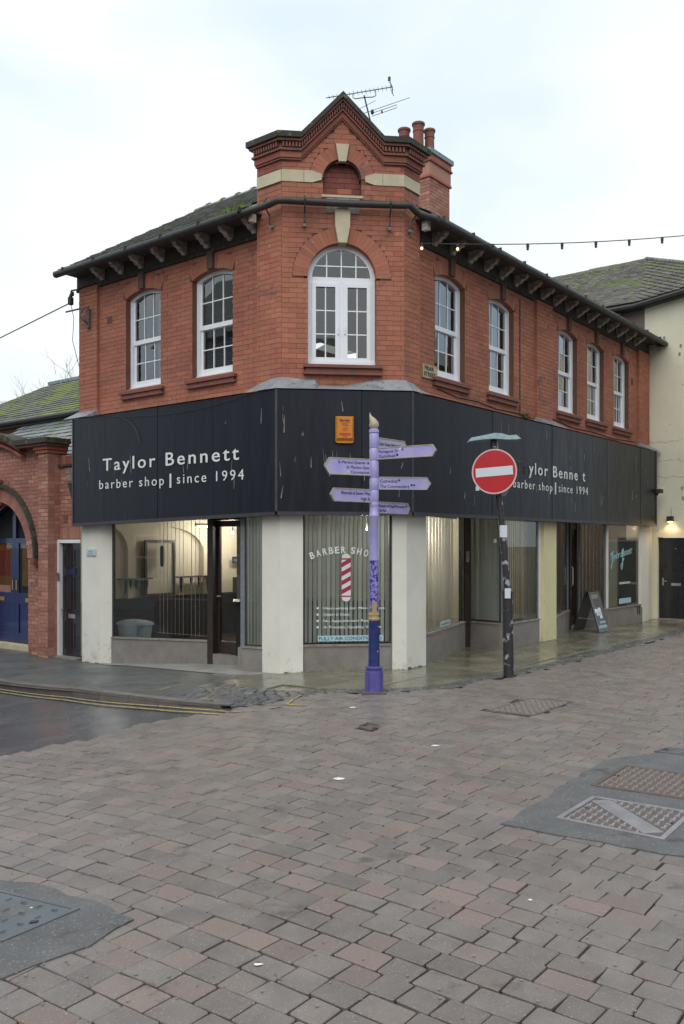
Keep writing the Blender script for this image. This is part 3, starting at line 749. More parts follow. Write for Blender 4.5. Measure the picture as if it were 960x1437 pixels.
def cut_roof(fr, us, ue):
    zz = lambda d: EZ + (d + .07) * PT
    hip = FC(1.01, .45, zz(1.03))
    pts = [fr(us, -.07, EZ), fr(ue, -.07, EZ), fr(ue, 3.6, ZR), fr(2.2, 3.6, ZR), hip, fr(us, .25, zz(.25))]
    m = MB(); n = len(pts); m.v = pts + [p - Vector((0, 0, .05)) for p in pts]
    m.f = [tuple(range(n)), tuple(range(2 * n - 1, n - 1, -1))] + [(k, (k + 1) % n, n + (k + 1) % n, n + k) for k in range(n)]
    return m.build('roof', 'slate', bld)
def keep_roof(us, ue):
    def f(u, v):
        u -= 1.4; d = -.09 + v / nrm
        if u > ue - .1: return False
        if d < .28: return u > us + .13
        if d < 1.03: return u > us + .13 - (d - .25) * 1.17
        return u > -.25 + (d - 1.03) * 1.01 + .12
    return f
ro = cut_roof(FL, .52, 5.42); upL = Vector((*(-nL), PT)).normalized()
shingles('slates', ro, FL(-1.4, -.09, EZ), Vector((*vL, 0)), upL, 28, 21, .25, .205, 'slate', keep=keep_roof(.52, 5.42))
ro2 = cut_roof(FRt, .46, 11.05); upR = Vector((*(-nR), PT)).normalized()
shingles('slates', ro2, FRt(-1.4, -.09, EZ), Vector((*vR, 0)), upR, 50, 21, .25, .205, 'slate', keep=keep_roof(.46, 11.05))
roof_plane(bld, FL, (2.2, 5.5), (2.2, 5.5), 7.1, 3.6, EZ, PT, name='rear_roof'); roof_plane(bld, FRt, (2.2, 11.05), (2.2, 11.05), 6.8, 3.6, EZ + .1, PT * .98, name='rear_roof')
MB().hexa([FL(5.24, .4, 6.6), FL(5.24, 6.8, 6.6), FL(5.0, 6.8, 6.6), FL(5.0, .4, 6.6), FL(5.24, 3.5, 9.05), FL(5.24, 3.7, 9.05), FL(5.0, 3.7, 9.05), FL(5.0, 3.5, 9.05)]).build('gable_end', 'brick_old', bld)
# ridge tiles
u = 2.1
while u < 5.4:
    m = MB(); pr = arc(3.6, ZR - .11, .12, 0, 180, 8)
    m.v = [FL(u + .01, d, z + .05) for d, z in pr] + [FL(u + .44, d, z + .035) for d, z in pr]
    n = len(pr); m.f = [(i, i + 1, n + i + 1, n + i) for i in range(n - 1)] + [tuple(range(n)), tuple(range(n, 2 * n))]
    m.build('ridge_tile', 'slate', ro, smooth=False)
    m = MB(); pr2 = arc(3.6, ZR - .115, .14, 0, 180, 8); m.v = [FL(u + .0, d, z + .055) for d, z in pr2] + [FL(u + .07, d, z + .055) for d, z in pr2]
    m.f = [(i, i + 1, n + i + 1, n + i) for i in range(n - 1)] + [tuple(range(n)), tuple(range(n, 2 * n))]; m.build('ridge_collar', 'slate', ro)
    u += .45
# moss along the left gutter
def clump(m, P, r, n, rng, h=1.0):
    for _ in range(n):
        a = rng.uniform(0, 6.28); q = P + Vector((math.cos(a), math.sin(a), 0)) * rng.uniform(0, r); hh = rng.uniform(.3, 1) * r * h
        d = Vector((rng.uniform(-.5, .5), rng.uniform(-.5, .5), 1)).normalized() * hh; s = Vector((math.cos(a + 1.5), math.sin(a + 1.5), 0)) * r * .12
        m.quad(q - s, q + s, q + d + s * .6, q + d - s * .3)
m = MB(); J = random.Random(5)
for i in range(150):
    u = J.choice([J.uniform(.62, 1.25), J.uniform(.6, 2.3), J.uniform(3.3, 4.4), J.uniform(.6, 5)]); big = 1.9 if u < 1.05 else 1
    clump(m, FL(u, J.uniform(-.1, .10), 6.88 + J.uniform(0, .05)), .045 * big, 9, J, 1.1)
o = m.build('moss', 'moss'); tag(o, 'bright green moss growing along the left gutter of the corner building', 'moss', kind='stuff')
# timber stub of roof end by the bay, white verge
MB().box(FL, .505, .57, .0, .10, 6.73, 6.855).build('verge_block', 'cream', bld); MB().box(FRt, .45, .53, .02, .13, 6.71, 6.85).build('verge_block', 'cream', bld)

# ---- chimney
FCH = F(Vector((1.898, 18.79)), vR, nR)      # d runs along vL
def chim_layer(z0, z1, e, mat, name='chimney_band', parent=None):
    return MB().box(FCH, -e, .83 + e, -e, .95 + e, z0, z1).build(name, mat, parent or bld)
chim = chim_layer(7.6, 9.85, -.006, 'mortar', 'chimney')
m = MB()
for k, (a, b) in enumerate(rows(8.2, 9.85)):
    for side, Ln in ((0, .83), (1, .95)):
        x = -(k % 2) * .11
        while x < Ln:
            p, q = max(x, 0), min(x + .225, Ln); x += .225
            if q - p < .02: continue
            if side == 0: m.box(FCH, p + .004, q - .004, 0, .05, a + .004, b - .004)
            else: m.box(FCH, 0, .05, p + .004, q - .004, a + .004, b - .004)
o = m.build('brickwork', 'brick_old', chim); o['kind'] = 'stuff'
chim_layer(9.85, 9.90, .035, 'brick_dark', parent=chim); chim_layer(9.90, 10.18, .02, 'brick_old', parent=chim)
chim_layer(10.18, 10.22, .05, 'brick_dark', parent=chim); chim_layer(10.22, 10.36, .03, 'brick', parent=chim); chim_layer(10.36, 10.46, .07, 'grey_metal', 'chimney_cap', chim)
for (r_, l_, top, rad) in ((.2, .42, 11.20, .125), (.2, .80, 11.18, .125), (.56, .36, 11.17, .115)):
    P = FCH(r_, l_, 0)
    MB().lathe(P.x, P.y, [(rad * 1.02, 10.42), (rad * .98, 10.6), (rad * .92, top - .2), (rad * 1.02, top - .19), (rad * 1.02, top - .165), (rad * .95, top - .155), (rad * 1.0, top - .06), (rad * 1.16, top - .05), (rad * 1.18, top - .01), (rad * 1.1, top), (rad * .85, top), (rad * .8, top - .1)], 20).build('chimney_pot', 'terracotta', chim, smooth=True)

# ---- television aerial behind the gable
k_ = 15.4 / 1216
def ap(px, py, dy=0): return Vector(((px - 480) * k_ * (1 + dy / 15.4), 15.4 + dy, 1.9 + (762 - py) * k_ * (1 + dy / 15.4)))
aer = thing('television_aerial', ap(520, 200), 'thin metal television aerial rising behind the pointed brick gable', 'aerial')
MB().tube([ap(524, 230), ap(519.5, 169), ap(511, 134)], .014, 6).build('mast', 'wire', aer)
MB().tube([ap(458, 137.3, .3), ap(550, 122, -.3)], .009, 6).build('boom', 'grey_metal', aer)
MB().tube([ap(495, 131), ap(495.5, 137), ap(499, 138.5), ap(511, 136.8), ap(524, 136), ap(527.5, 134), ap(527, 127)], .009, 6).build('boom_brace', 'grey_metal', aer)
for i in range(16):
    t = i / 15; P = ap(462 + 86 * t, 136.6 - 14 * t, .28 - .56 * t)
    MB().tube([P + Vector((-.01, -.05 - .02 * t, .01)), P + Vector((.01, .05 + .02 * t, -.01))], .004, 4).build('element', 'grey_metal', aer)
for a, b in ((547, 115), (549.5, 123), (550.5, 131)):
    P = ap(a, b, -.3); MB().tube([P + Vector((-.02, -.10, 0)), P + Vector((.03, .10, 0.01))], .007, 4).build('reflector', 'grey_metal', aer)
MB().tube([ap(547, 115, -.3), ap(550.5, 122, -.3), ap(550.5, 131, -.3)], .01, 5).build('reflector', 'grey_metal', aer)
MB().box(FX, (543.5 - 480) * k_, (547 - 480) * k_, 15.1, 15.16, 9.98, 10.03).build('junction_box', 'wire', aer)
MB().tube([ap(511, 158.8), ap(575, 137, .4)], .006, 5).build('boom', 'grey_metal', aer)
MB().tube([ap(523, 158.5), ap(557, 147), ap(557, 151), ap(522, 163)], .006, 5).build('loop', 'grey_metal', aer)
MB().tube([ap(504, 153), ap(527, 141, .3)], .005, 5).build('element', 'grey_metal', aer)
P = ap(522.5, 157); MB().lathe(P.x, P.y, [(.02, P.z - .04), (.03, P.z - .02), (.03, P.z + .02), (.015, P.z + .04)], 8).build('junction_box', 'wire', aer)
P = ap(536, 157); MB().lathe(P.x, P.y, [(.015, P.z - .02), (.015, P.z + .02)], 8).build('junction_box', 'wire', aer)

# ---- lead flashing above the fascia
m = MB()
def strip(P): 
    for (a, b), (c, e) in zip(P, P[1:]): m.quad(a, c, e, b)
J = random.Random(2)
def fl_line(fr, us, dwall, ztop): return [(fr(u, -.02, ZT + .012), fr(u, dwall, ztop + J.uniform(-.012, .012))) for u in us]
pts = fl_line(FL, [5.28 - .35 * i for i in range(14)], .33, 4.24)
strip(pts)
strip(fl_line(FRt, [.42 + .4 * i for i in range(27)], .33, 4.235))
m.build('lead_flashing', 'lead', bld)
m = MB()
P = [(FL(.62, -.03, ZT + .014), FL(.60, .2, 4.30)), (FL(.3, -.03, ZT + .014), FL(.32, .197, 4.36)), (Vector((*bay_pt(0, .22), ZT + .014)), Vector((*bay_pt(0, .003), 4.37)))]
for s in (.25, .5): P.append((Vector((*bay_pt(s, .22), ZT + .014)), Vector((*bay_pt(s, .003), 4.35))))
P += [(Vector((*bay_pt(s, .22), ZT + .014)), Vector((*bay_pt(s, .003), 4.25 if CU - .5 < s < CU + .5 else 4.36))) for s in (.56, CU, 1.42, 1.5, 1.7)]
P += [(Vector((*bay_pt(WB, .22), ZT + .014)), Vector((*bay_pt(WB, .003), 4.36))), (FRt(.3, -.03, ZT + .014), FRt(.3, .197, 4.34)), (FRt(.5, -.03, ZT + .014), FRt(.5, .2, 4.28))]
strip(P); m.build('lead_flashing', 'lead', bld)
for fr, u0, u1 in ((FL, 4.68, 5.27), (FRt, 4.65, 5.5), (FRt, 10.25, 11.0)):
    m = MB(); m.quad(fr(u0 - .05, -.025, ZT + .02), fr(u1 + .05, -.025, ZT + .02), fr(u1, .262, 4.33), fr(u0, .262, 4.33)); m.quad(fr(u0, .262, 4.33), fr(u0 - .05, -.025, ZT + .02), fr(u0 - .02, .325, 4.2)); m.build('lead_flashing', 'lead', bld)

# ---- fascia panels
def zb_left(u): return ZB - .004 - .10 * u / 5.03
def fascia(fr, joints, zb, step):
    for i, (a, b) in enumerate(zip(joints, joints[1:])):
        dd = (i % 2) * .004 - .002
        g = .004
        m = MB(); q = [fr(a + g, dd, 0), fr(b - g, dd, 0), fr(b - g, .06, 0), fr(a + g, .06, 0)]
        za, zc = zb(a), zb(b); zs = (za, zc, zc, za)
        m.hexa([Vector((p.x, p.y, z)) for p, z in zip(q, zs)] + [Vector((p.x, p.y, ZT)) for p in q])
        yield m.build('fascia_panel', 'fascia', bld)
pansL = list(fascia(FL, [.0, 1.343, 2.674, 4.077, 5.031], lambda u: zb_left(u) + .05, 0))
pansC = list(fascia(FC, [.0, 1.262, 2.022], lambda u: ZB + .05, 0))
pansR = list(fascia(FRt, [.0, 1.182, 2.445, 3.6, 4.813, 6.2, 7.573, 8.454, 9.639, 10.682], lambda u: ZB + .05, 0))
def trim(fr, u0, u1, zf):
    for lo, hi, d0, d1, nm in ((-.0, .052, -.03, .1, 'fascia_trim'),):
        m = MB(); q = [fr(u0, d0, 0), fr(u1, d0, 0), fr(u1, d1, 0), fr(u0, d1, 0)]; zs = [zf(u0), zf(u1), zf(u1), zf(u0)]
        m.hexa([Vector((p.x, p.y, z + lo)) for p, z in zip(q, zs)] + [Vector((p.x, p.y, z + hi)) for p, z in zip(q, zs)]); m.build(nm, 'fascia_trim', bld)
trim(FL, .012, 5.04, zb_left); trim(FC, .012, 2.01, lambda u: ZB - .001); trim(FRt, .012, 10.70, lambda u: ZB)
MB().box(FRt, 10.684, 10.74, -.02, .14, ZB + .002, ZT + .01).build('fascia_trim', 'fascia_trim', bld)
MB().box(FL, 5.033, 5.06, -.01, .3, 2.26, ZT).build('fascia_end', 'fascia_trim', bld)
# corner cover strips
for P, n1 in ((A, nL + nC), (B, nR + nC)):
    n1 = n1.normalized(); t = Vector((-n1.y, n1.x)); f = F(P, t, n1); MB().box(f, -.018, .018, -.012, .03, ZB + .053, ZT).build('corner_trim', 'fascia_trim', bld)
# soffit over the entrances + inner shop ceiling line
def soffit():
    P = [FL(5.0, .02, 0), FC(.0, .02, 0), FC(2.02, .02, 0), FRt(10.9, .02, 0), FRt(10.9, 1.2, 0), FL(5.0, 1.2, 0) ]
    for fr, a, b in ((FL, 0.1, 5.03), (FC, 0.0, 2.02), (FRt, 0.1, 10.95)):
        MB().box(fr, a, b, .065, 1.25, 2.40 if fr is FC else (2.405 if fr is FRt else 2.41), 2.46).build('shopfront_soffit', 'cream', bld)
soffit()
# inner face of fascia box
for fr, a, b, dz in ((FL, .02, 5.0, 0), (FC, .02, 2.0, .003), (FRt, .02, 10.65, .006)):
    MB().box(fr, a, b, .3, .33, 2.465, 4.14 + dz).build('fascia_back', 'dark', bld)

# lettering on the fascia
p = pansL[1]
text('Taylor Bennett', FL(4.139, -.006, 3.166), (-vL.x, -vL.y, 0), 3.376, .215, p, space=1.27, bold=.007, thick=.006)
text('barber shop', FL(4.242, -.006, 2.853), (-vL.x, -vL.y, 0), 1.74, .158, p, space=1.3)
MB().box(FL, 2.34 - .018, 2.34 + .018, -.012, 0, 2.80, 3.03).build('divider_bar', 'letters', p)
text('since 1994', FL(2.18, -.006, 2.860), (-vL.x, -vL.y, 0), 1.52, .158, p, space=1.3)
p = pansR[4]
text('Taylor Bennett', FRt(3.309, -.006, 3.17), (vR.x, vR.y, 0), 3.06, .215, p, space=1.27, bold=.007, thick=.006, dark=(0, 1, 12))
text('barber shop', FRt(3.20, -.006, 2.890), (vR.x, vR.y, 0), 1.60, .158, p, space=1.3)
MB().box(FRt, 4.93, 4.965, -.012, 0, 2.84, 3.07).build('divider_bar', 'letters', p)
text('since 1994', FRt(5.09, -.006, 2.897), (vR.x, vR.y, 0), 1.42, .158, p, space=1.3)
# white rain and bird streaks that run down the joints
J = random.Random(12)
for fr, L_, n, pan in ((FC, 2.0, 22, pansC[0]), (FRt, 10.4, 26, pansR[0]), (FL, 4.9, 12, pansL[0])):
    for i in range(n):
        u = J.uniform(.05, L_); z = J.uniform(2.5, 3.9); h = J.uniform(.05, .26); w = J.uniform(.003, .008); s = J.uniform(-.03, .03)
        MB().hexa([fr(u - w, -.0045, z), fr(u + w, -.0045, z), fr(u + w, .004, z), fr(u - w, .004, z), fr(u - w * .3 + s, -.0045, z + h), fr(u + w * .3 + s, -.0045, z + h), fr(u + w * .3 + s, .004, z + h), fr(u - w * .3 + s, .004, z + h)]).build('dirt_streak', 'cement', pan)

# ================================================================ SHOPFRONT
def plan_prism(parent, name, mat, pts, z0, z1, **k):
    """pts = world xy polygon"""
    m = MB(); n = len(pts)
    m.v = [Vector((p[0], p[1], z0)) for p in pts] + [Vector((p[0], p[1], z1)) for p in pts]
    for t in tessellate_polygon([[Vector((p[0], p[1], 0)) for p in pts]]): m.f.append(t); m.f.append(tuple(n + q for q in t[::-1]))
    m.f += [(i, (i + 1) % n, n + (i + 1) % n, n + i) for i in range(n)]
    return m.build(name, mat, parent, **k)
def cornerpt(P, n1, n2, d): return P - (n1 + n2) * (d / (1 + n1.dot(n2)))
xy = lambda v: (v.x, v.y)
pier = lambda pts, mat, z0=-.4, z1=2.40, **k: plan_prism(bld, 'pier', mat, pts, z0, z1, **k)
pier([xy(FL(4.985, .15, 0)), xy(FL(4.43, .15, 0)), xy(FL(4.185, .24, 0)), xy(FL(4.19, .30, 0)), xy(FL(4.985, .30, 0))], 'cream')
ca = cornerpt(A, nL, nC, .15); cb = cornerpt(B, nR, nC, .15)
pier([xy(FL(.43, .15, 0)), (ca.x, ca.y), xy(FC(.40, .15, 0)), xy(FC(.40, .5, 0)), xy(FL(.43, .5, 0))], 'cream')
pier([xy(FC(1.745, .15, 0)), (cb.x, cb.y), xy(FRt(.60, .15, 0)), xy(FRt(.60, .5, 0)), xy(FC(1.745, .5, 0))], 'cream')
pier([xy(FRt(4.56, .20, 0)), xy(FRt(4.74, .20, 0)), xy(FRt(4.74, .5, 0)), xy(FRt(4.56, .5, 0))], 'cream')
pier([xy(FRt(4.745, .13, 0)), xy(FRt(5.29, .13, 0)), xy(FRt(5.29, .5, 0)), xy(FRt(4.745, .5, 0))], 'yellow_cream', label='pale yellow painted pier')
pier([xy(FRt(10.07, .15, 0)), xy(FRt(10.64, .15, 0)), xy(FRt(10.64, .5, 0)), xy(FRt(10.07, .5, 0))], 'cream')
pier([xy(FRt(10.645, .22, 0)), xy(FRt(11.09, .22, 0)), xy(FRt(11.09, .5, 0)), xy(FRt(10.645, .5, 0))], 'cream_wall', z1=2.395)
# crumbling plinth edges
for fr, u0, u1 in ((FL, 4.45, 4.97), (FC, .12, .38), (FC, 1.77, 1.95), (FRt, .1, .55)):
    u = u0
    while u < u1:
        w = RNG.uniform(.04, .2); e = min(u + w, u1); zz = gz(fr(u, 0, 0).x)
        if RNG.random() < .6: MB().box(fr, u, e, .146, .17, zz - .02, zz + RNG.uniform(.008, .026)).build('plaster_chip', 'rust', bld)
        u = e + RNG.uniform(.06, .25)
def shop_window(P0, P1, r0, r1, ztop=2.402, frame='fascia_trim', fw=.035, riser='riser', rt=.10, glassm='shopglass', sillm='cement', base=-.45, head=.045, light=None):
    P0 = Vector(P0[:2]); P1 = Vector(P1[:2]); D = (P1 - P0); Ln = D.length; D.normalize(); n = Vector((D.y, -D.x))
    if n.y > 0 and abs(n.y) > .05: n = -n
    if P0.dot(n) > 0 and (P0 + D * Ln / 2).dot(n) > 0: n = -n
    fr = F(P0, D, n)
    def wedge(u0, u1, d0, d1, za, zb, ta, tb, name, mat, par):
        m = MB(); m.hexa([fr(u0, d0, za), fr(u1, d0, zb), fr(u1, d1, zb), fr(u0, d1, za), fr(u0, d0, ta), fr(u1, d0, tb), fr(u1, d1, tb), fr(u0, d1, ta)]); return m.build(name, mat, par)
    w = wedge(0, Ln, -.02, rt, base, base, r0, r1, 'stall_riser', riser, bld)
    wedge(0, Ln, -.035, .06, r0 + .001, r1 + .001, r0 + .03, r1 + .03, 'sill', sillm, w)
    win = wedge(0, fw, 0, .05, r0 + .032, r0 + .032, ztop, ztop, 'shop_window', frame, bld)
    wedge(Ln - fw, Ln, 0, .05, r1 + .032, r1 + .032, ztop, ztop, 'frame', frame, win)
    wedge(fw, Ln - fw, .001, .049, ztop - head, ztop - head, ztop, ztop, 'frame', frame, win)
    m = MB(); m.quad(fr(fw, .02, r0 + .03), fr(Ln - fw, .02, r1 + .03), fr(Ln - fw, .02, ztop - head), fr(fw, .02, ztop - head)); m.build('pane', glassm, win)
    return fr, Ln, win
frA, LA_, winA = shop_window(FL(4.185, .22, 0), FL(2.12, .65, 0), .20, .245, glassm='leftglass')
frB, LB_, winB = shop_window(FL(.86, .17, 0), FL(.43, .17, 0), .285, .30, frame='grey_metal', fw=.03)
shop_window(FL(.88, .20, 0), FL(1.02, .78, 0), .285, .285, frame='grey_metal', fw=.02)
frC, LC_, winC = shop_window(FC(.40, .22, 0), FC(1.745, .22, 0), .35, .35, ztop=2.392, frame='fascia_trim', fw=.03)
frD, LD_, winD = shop_window(FRt(.60, .18, 0), FRt(2.95, .85, 0), .45, .45, frame='fascia_trim', fw=.03)
MB().box(F(FRt(2.95, .85, 0)[:2] if False else (FRt(2.955, .85, 0).x, FRt(2.955, .85, 0).y), vR, nR), 0, .2, -.02, .12, -.1, 2.40).build('doorpost', 'darkwood', bld)
frE, LE_, winE = shop_window(FRt(3.17, .90, 0), FRt(3.10, .19, 0), .44, .44, frame='fascia_trim', fw=.03)
frF, LF_, winF = shop_window(FRt(3.11, .16, 0), FRt(4.555, .16, 0), .43, .43, frame='grey_metal', fw=.03)
frG, LG_, winG = shop_window(FRt(5.30, .19, 0), FRt(7.13, .69, 0), .40, .41, frame='grey_metal', fw=.03)
frH, LH_, winH = shop_window(FRt(8.0, .84, 0), FRt(7.97, .19, 0), .41, .41, frame='grey_metal', fw=.04)
frI, LI_, winI = shop_window(FRt(7.99, .16, 0), FRt(10.065, .16, 0), .41, .40, frame='cream', fw=.07, head=.06)
MB().box(FRt, 9.62, 10.05, .10, .16, .0, .36).build('riser_panel', 'riser', bld)
MB().box(FRt, 9.70, 9.76, .096, .10, .22, .40).build('damp_stain', 'poledk', bld); MB().box(FRt, 9.82, 9.88, .096, .10, .19, .39).build('damp_stain', 'poledk', bld)

# entrance doors
def door(fr, u0, u1, d, z0, z1, mat, name='door', mid=1.0, gl=True, stile=.09):
    m = MB(); m.box(fr, u0, u0 + stile, d, d + .045, z0, z1); m.box(fr, u1 - stile, u1, d, d + .045, z0, z1)
    m.box(fr, u0 + stile, u1 - stile, d + .001, d + .044, z0, z0 + .2); m.box(fr, u0 + stile, u1 - stile, d + .001, d + .044, z1 - .1, z1)
    dd = m.build(name, mat, bld)
    m = MB(); m.quad(fr(u0 + stile, d + .02, z0 + .2), fr(u1 - stile, d + .02, z0 + .2), fr(u1 - stile, d + .02, z1 - .1), fr(u0 + stile, d + .02, z1 - .1)); m.build('pane', 'shopglass', dd)
    return dd
MB().box(FL, 1.99, 2.125, .60, .78, -.2, 2.40).build('doorpost', 'darkwood', bld)
MB().box(FL, 1.0, 1.99, .66, .78, 2.28, 2.40).build('door_head', 'darkwood', bld)
MB().box(FL, 1.0, 1.99, .60, .86, -.3, .06).build('doorstep', 'riser', bld)
dA = door(FL, 1.03, 1.98, .70, .07, 2.27, 'darkwood', stile=.05)
MB().tube([FL(1.93, .67, 1.0), FL(1.93, .64, 1.02), FL(1.85, .64, 1.02)], .012, 6).build('handle', 'chrome', dA)
fG = F((FRt(7.17, .70, 0).x, FRt(7.17, .70, 0).y), (FRt(7.98, .88, 0) - FRt(7.17, .70, 0)).to_2d(), nR)
MB().box(fG, 0, .09, -.03, .1, -.05, 2.40).build('doorpost', 'darkwood', bld); MB().box(fG, .76, .83, -.03, .1, -.05, 2.40).build('doorpost', 'darkwood', bld)
MB().box(fG, .09, .76, -.01, .1, 2.2, 2.40).build('door_head', 'darkwood', bld); MB().box(fG, .05, .78, -.08, .12, -.2, .05).build('doorstep', 'riser', bld)
dB = door(fG, .10, .75, .02, .06, 2.19, 'darkwood', stile=.08); MB().tube([fG(.2, -.02, .95), fG(.2, -.05, .98), fG(.2, -.05, 1.35), fG(.2, -.02, 1.38)], .013, 6).build('handle', 'chrome', dB)
MB().box(fG, .12, .2, -.015, .02, .68, .86).build('letter_plate', 'chrome', dB)
MB().box(FRt, 2.99, 3.05, .80, .835, 1.55, 1.75).build('entry_buzzer', 'cement', bld)

# vertical blinds
def vblind(fr, u0, u1, d, z0, z1, pitch, w, ang, mat, label, skip=(), yaw_j=.08, group='vertical blinds in the shop windows', zt_var=0):
    P = fr((u0 + u1) / 2, d, z1)
    t = thing('vertical_blind', P, label, 'blind', group)
    MB().box(fr, u0 - .02, u1 + .02, d - .02, d + .02, z1, z1 + .04).build('head_rail', 'upvc', t)
    J = random.Random(int(u0 * 100) + 5); n = int((u1 - u0) / pitch)
    for i in range(n):
        if i in skip: continue
        u = u0 + (i + .5) * pitch; a = ang + J.uniform(-yaw_j, yaw_j); c, s = math.cos(a) * w / 2, math.sin(a) * w / 2
        tw = J.uniform(-.004, .004)
        MB().hexa([fr(u - c + tw, d - s, z0), fr(u + c + tw, d + s, z0), fr(u + c + tw + .0012, d + s + .001, z0), fr(u - c + tw + .0012, d - s + .001, z0),
                   fr(u - c, d - s, z1), fr(u + c, d + s, z1), fr(u + c + .0012, d + s + .001, z1), fr(u - c + .0012, d - s + .001, z1)]).build('slat', mat, t)
    return t
va = vblind(FL, 2.22, 3.72, .85, .27, 2.3, .105, .06, .64, 'blind', 'open vertical blind with edge-on slats in the left shop window by the door')
MB().tube([FL(2.2, .83, .31), FL(3.7, .83, .29)], .004, 4).build('bead_chain', 'white', va)
vblind(FL, .46, 1.02, .27, .34, 2.3, .07, .085, .25, 'blind_g', 'pale green vertical blind in the narrow window right of the left entrance')
vblind(frC, .02, 1.33, .10, .40, 2.33, .0685, .066, .62, 'blind_g', 'half open vertical blind behind the barber shop lettering on the corner')
vblind(frD, .06, 2.3, .12, .50, 2.33, .19, .089, .78, 'blind', 'vertical blind with dark gaps in the slanting window right of the corner')
vblind(frE, .03, .68, .08, .50, 2.33, .062, .089, .5, 'blind_g', 'closed pale vertical blind in the pane behind the leaning signpost')
vblind(frF, .05, 1.30, .12, .49, 2.33, .075, .07, .78, 'curtain', 'brownish vertical blind left of the yellow pier')
vblind(frH, .02, .62, .10, .46, 2.33, .085, .06, 1.75, 'blind', 'white vertical blind with open slats behind the pavement board')
vblind(frG, .1, 1.7, .1, .46, 2.33, .16, .089, .7, 'blind_g', 'vertical blind in the slanting pane right of the yellow pier')
rb = thing('roller_blind', frI(1, .1, 2.0), 'flat grey-green roller blind with mint script in the last shop window', 'blind')
MB().box(frI, .08, LI_ - .08, .06, .064, .46, 1.93).build('fabric', 'film', rb)
MB().tube([frI(.08, .07, 1.95), frI(LI_ - .08, .07, 1.95)], .02, 8).build('roller', 'upvc', rb)

# lettering and stickers on the glass
sx = -.002 + .02
def on(fr, u, z, off=-.003): return fr(u, .02 + off, z)
bt = 'BARBER SHOP'
cu = .595; Rr = 1.22; cz = 1.75 - Rr
adv = [.094, .098, .094, .090, .088, .094, .05, .088, .098, .103, .088]; tot = sum(adv); acc = 0
for ch_, a_ in zip(bt, adv):
    th = (acc + a_ / 2 - tot / 2) / Rr; acc += a_
    if ch_ != ' ':
        X = Vector((vC.x * math.cos(th), vC.y * math.cos(th), -math.sin(th))); U = Vector((vC.x * math.sin(th), vC.y * math.sin(th), math.cos(th)))
        P = on(frC, cu + Rr * math.sin(th), cz + Rr * math.cos(th)); text(ch_, P, X, .068, .098, winC, 'letter_grey', bold=.02, thick=.002, up=U, center=True)
# barber pole emblem
cu = .655
m = MB(); m.prism(frC, [(cu - .075, 1.10), (cu + .075, 1.10), (cu + .075, 1.66), (cu - .075, 1.66)], .014, .0165); m.build('emblem', 'letters', winC)
for k in range(4):
    z = 1.13 + k * .135; MB().prism(frC, [(cu - .068, z), (cu + .068, z + .075), (cu + .068, z + .142), (cu - .068, z + .067)], .0105, .0135).build('emblem_stripe', 'polered', winC)
for z in (1.10, 1.66): MB().box(frC, cu - .083, cu + .083, .010, .0165, z - .009, z + .009).build('emblem_band', 'polered', winC)
MB().prism(frC, arc(cu, 1.672, .068, 0, 180, 12), .0115, .0165).build('emblem_cap', 'letters', winC); MB().prism(frC, arc(cu, 1.088, .068, 180, 360, 12), .0115, .0165).build('emblem_cap', 'letters', winC)
for sxx in (-.075, .075): MB().box(frC, cu + sxx - .004, cu + sxx + .004, .009, .0165, 1.11, 1.65).build('emblem_edge', 'polered', winC)
for z, t_, w_ in ((.905, 'Haircutting for Men & Boys', .93), (.81, 'Open 6 Days', .40), (.715, 'No Appointment Required', .85), (.62, 'A Prompt, Quality Service', .88)):
    MB().prism(frC, arc(.225, z + .018, .017, 0, 360, 10)[:-1], .0145, .0165).build('bullet', 'letter_grey', winC)
    text(t_, on(frC, .31, z), (vC.x, vC.y, 0), w_, .036, winC, 'letter_grey', bold=.004, thick=.002)
MB().box(frC, .225, 1.22, .0145, .0165, .425, .51).build('sticker', 'stickerteal', winC)
text('FULLY AIR CONDITIONED', frC(.245, .013, .442), (vC.x, vC.y, 0), .95, .05, winC, 'ink', thick=.0012)
m = MB().box(frD, .95, 1.55, .014, .017, .50, .59).build('sticker', 'stickerteal', winD)
text('www.taylorbennett', frD(1.0, .013, .53), (frD.D.x, frD.D.y, 0), .5, .03, winD, 'ink', thick=.001)
X = (frI.D.x, frI.D.y, 0)
text('Taylor Bennett', frI(.25, .017, 1.50), (X[0], X[1], .12), 1.35, .17, winI, 'script', shear=.45, space=.82, thick=.002)
m = MB()
for a_ in ((.22, 1.62, .52, 1.72), (.95, 1.58, 1.05, 1.78)): m.tube([frI(a_[0], .014, a_[1]), frI((a_[0] + a_[2]) / 2, .014, a_[3]), frI(a_[2], .014, a_[1] + .06)], .008, 5)
m.tube([frI(.36, .014, 1.70), frI(.33, .014, 1.45), frI(.25, .014, 1.30), frI(.20, .014, 1.36)], .008, 5); m.tube([frI(.93, .014, 1.72), frI(.97, .014, 1.4), frI(.90, .014, 1.28), frI(.85, .014, 1.36), frI(1.05, .014, 1.55)], .008, 5); m.build('script_flourish', 'script', winI)
MB().box(frI, .75, 1.50, .0145, .017, .50, .62).build('sticker', 'stickerteal', winI); MB().box(frI, .75, 1.45, .0145, .017, .95, 1.0).build('sticker', 'blind', winI)
MB().box(frE, .55, .62, .0145, .017, 1.9, 1.97).build('sticker', 'white', winE)

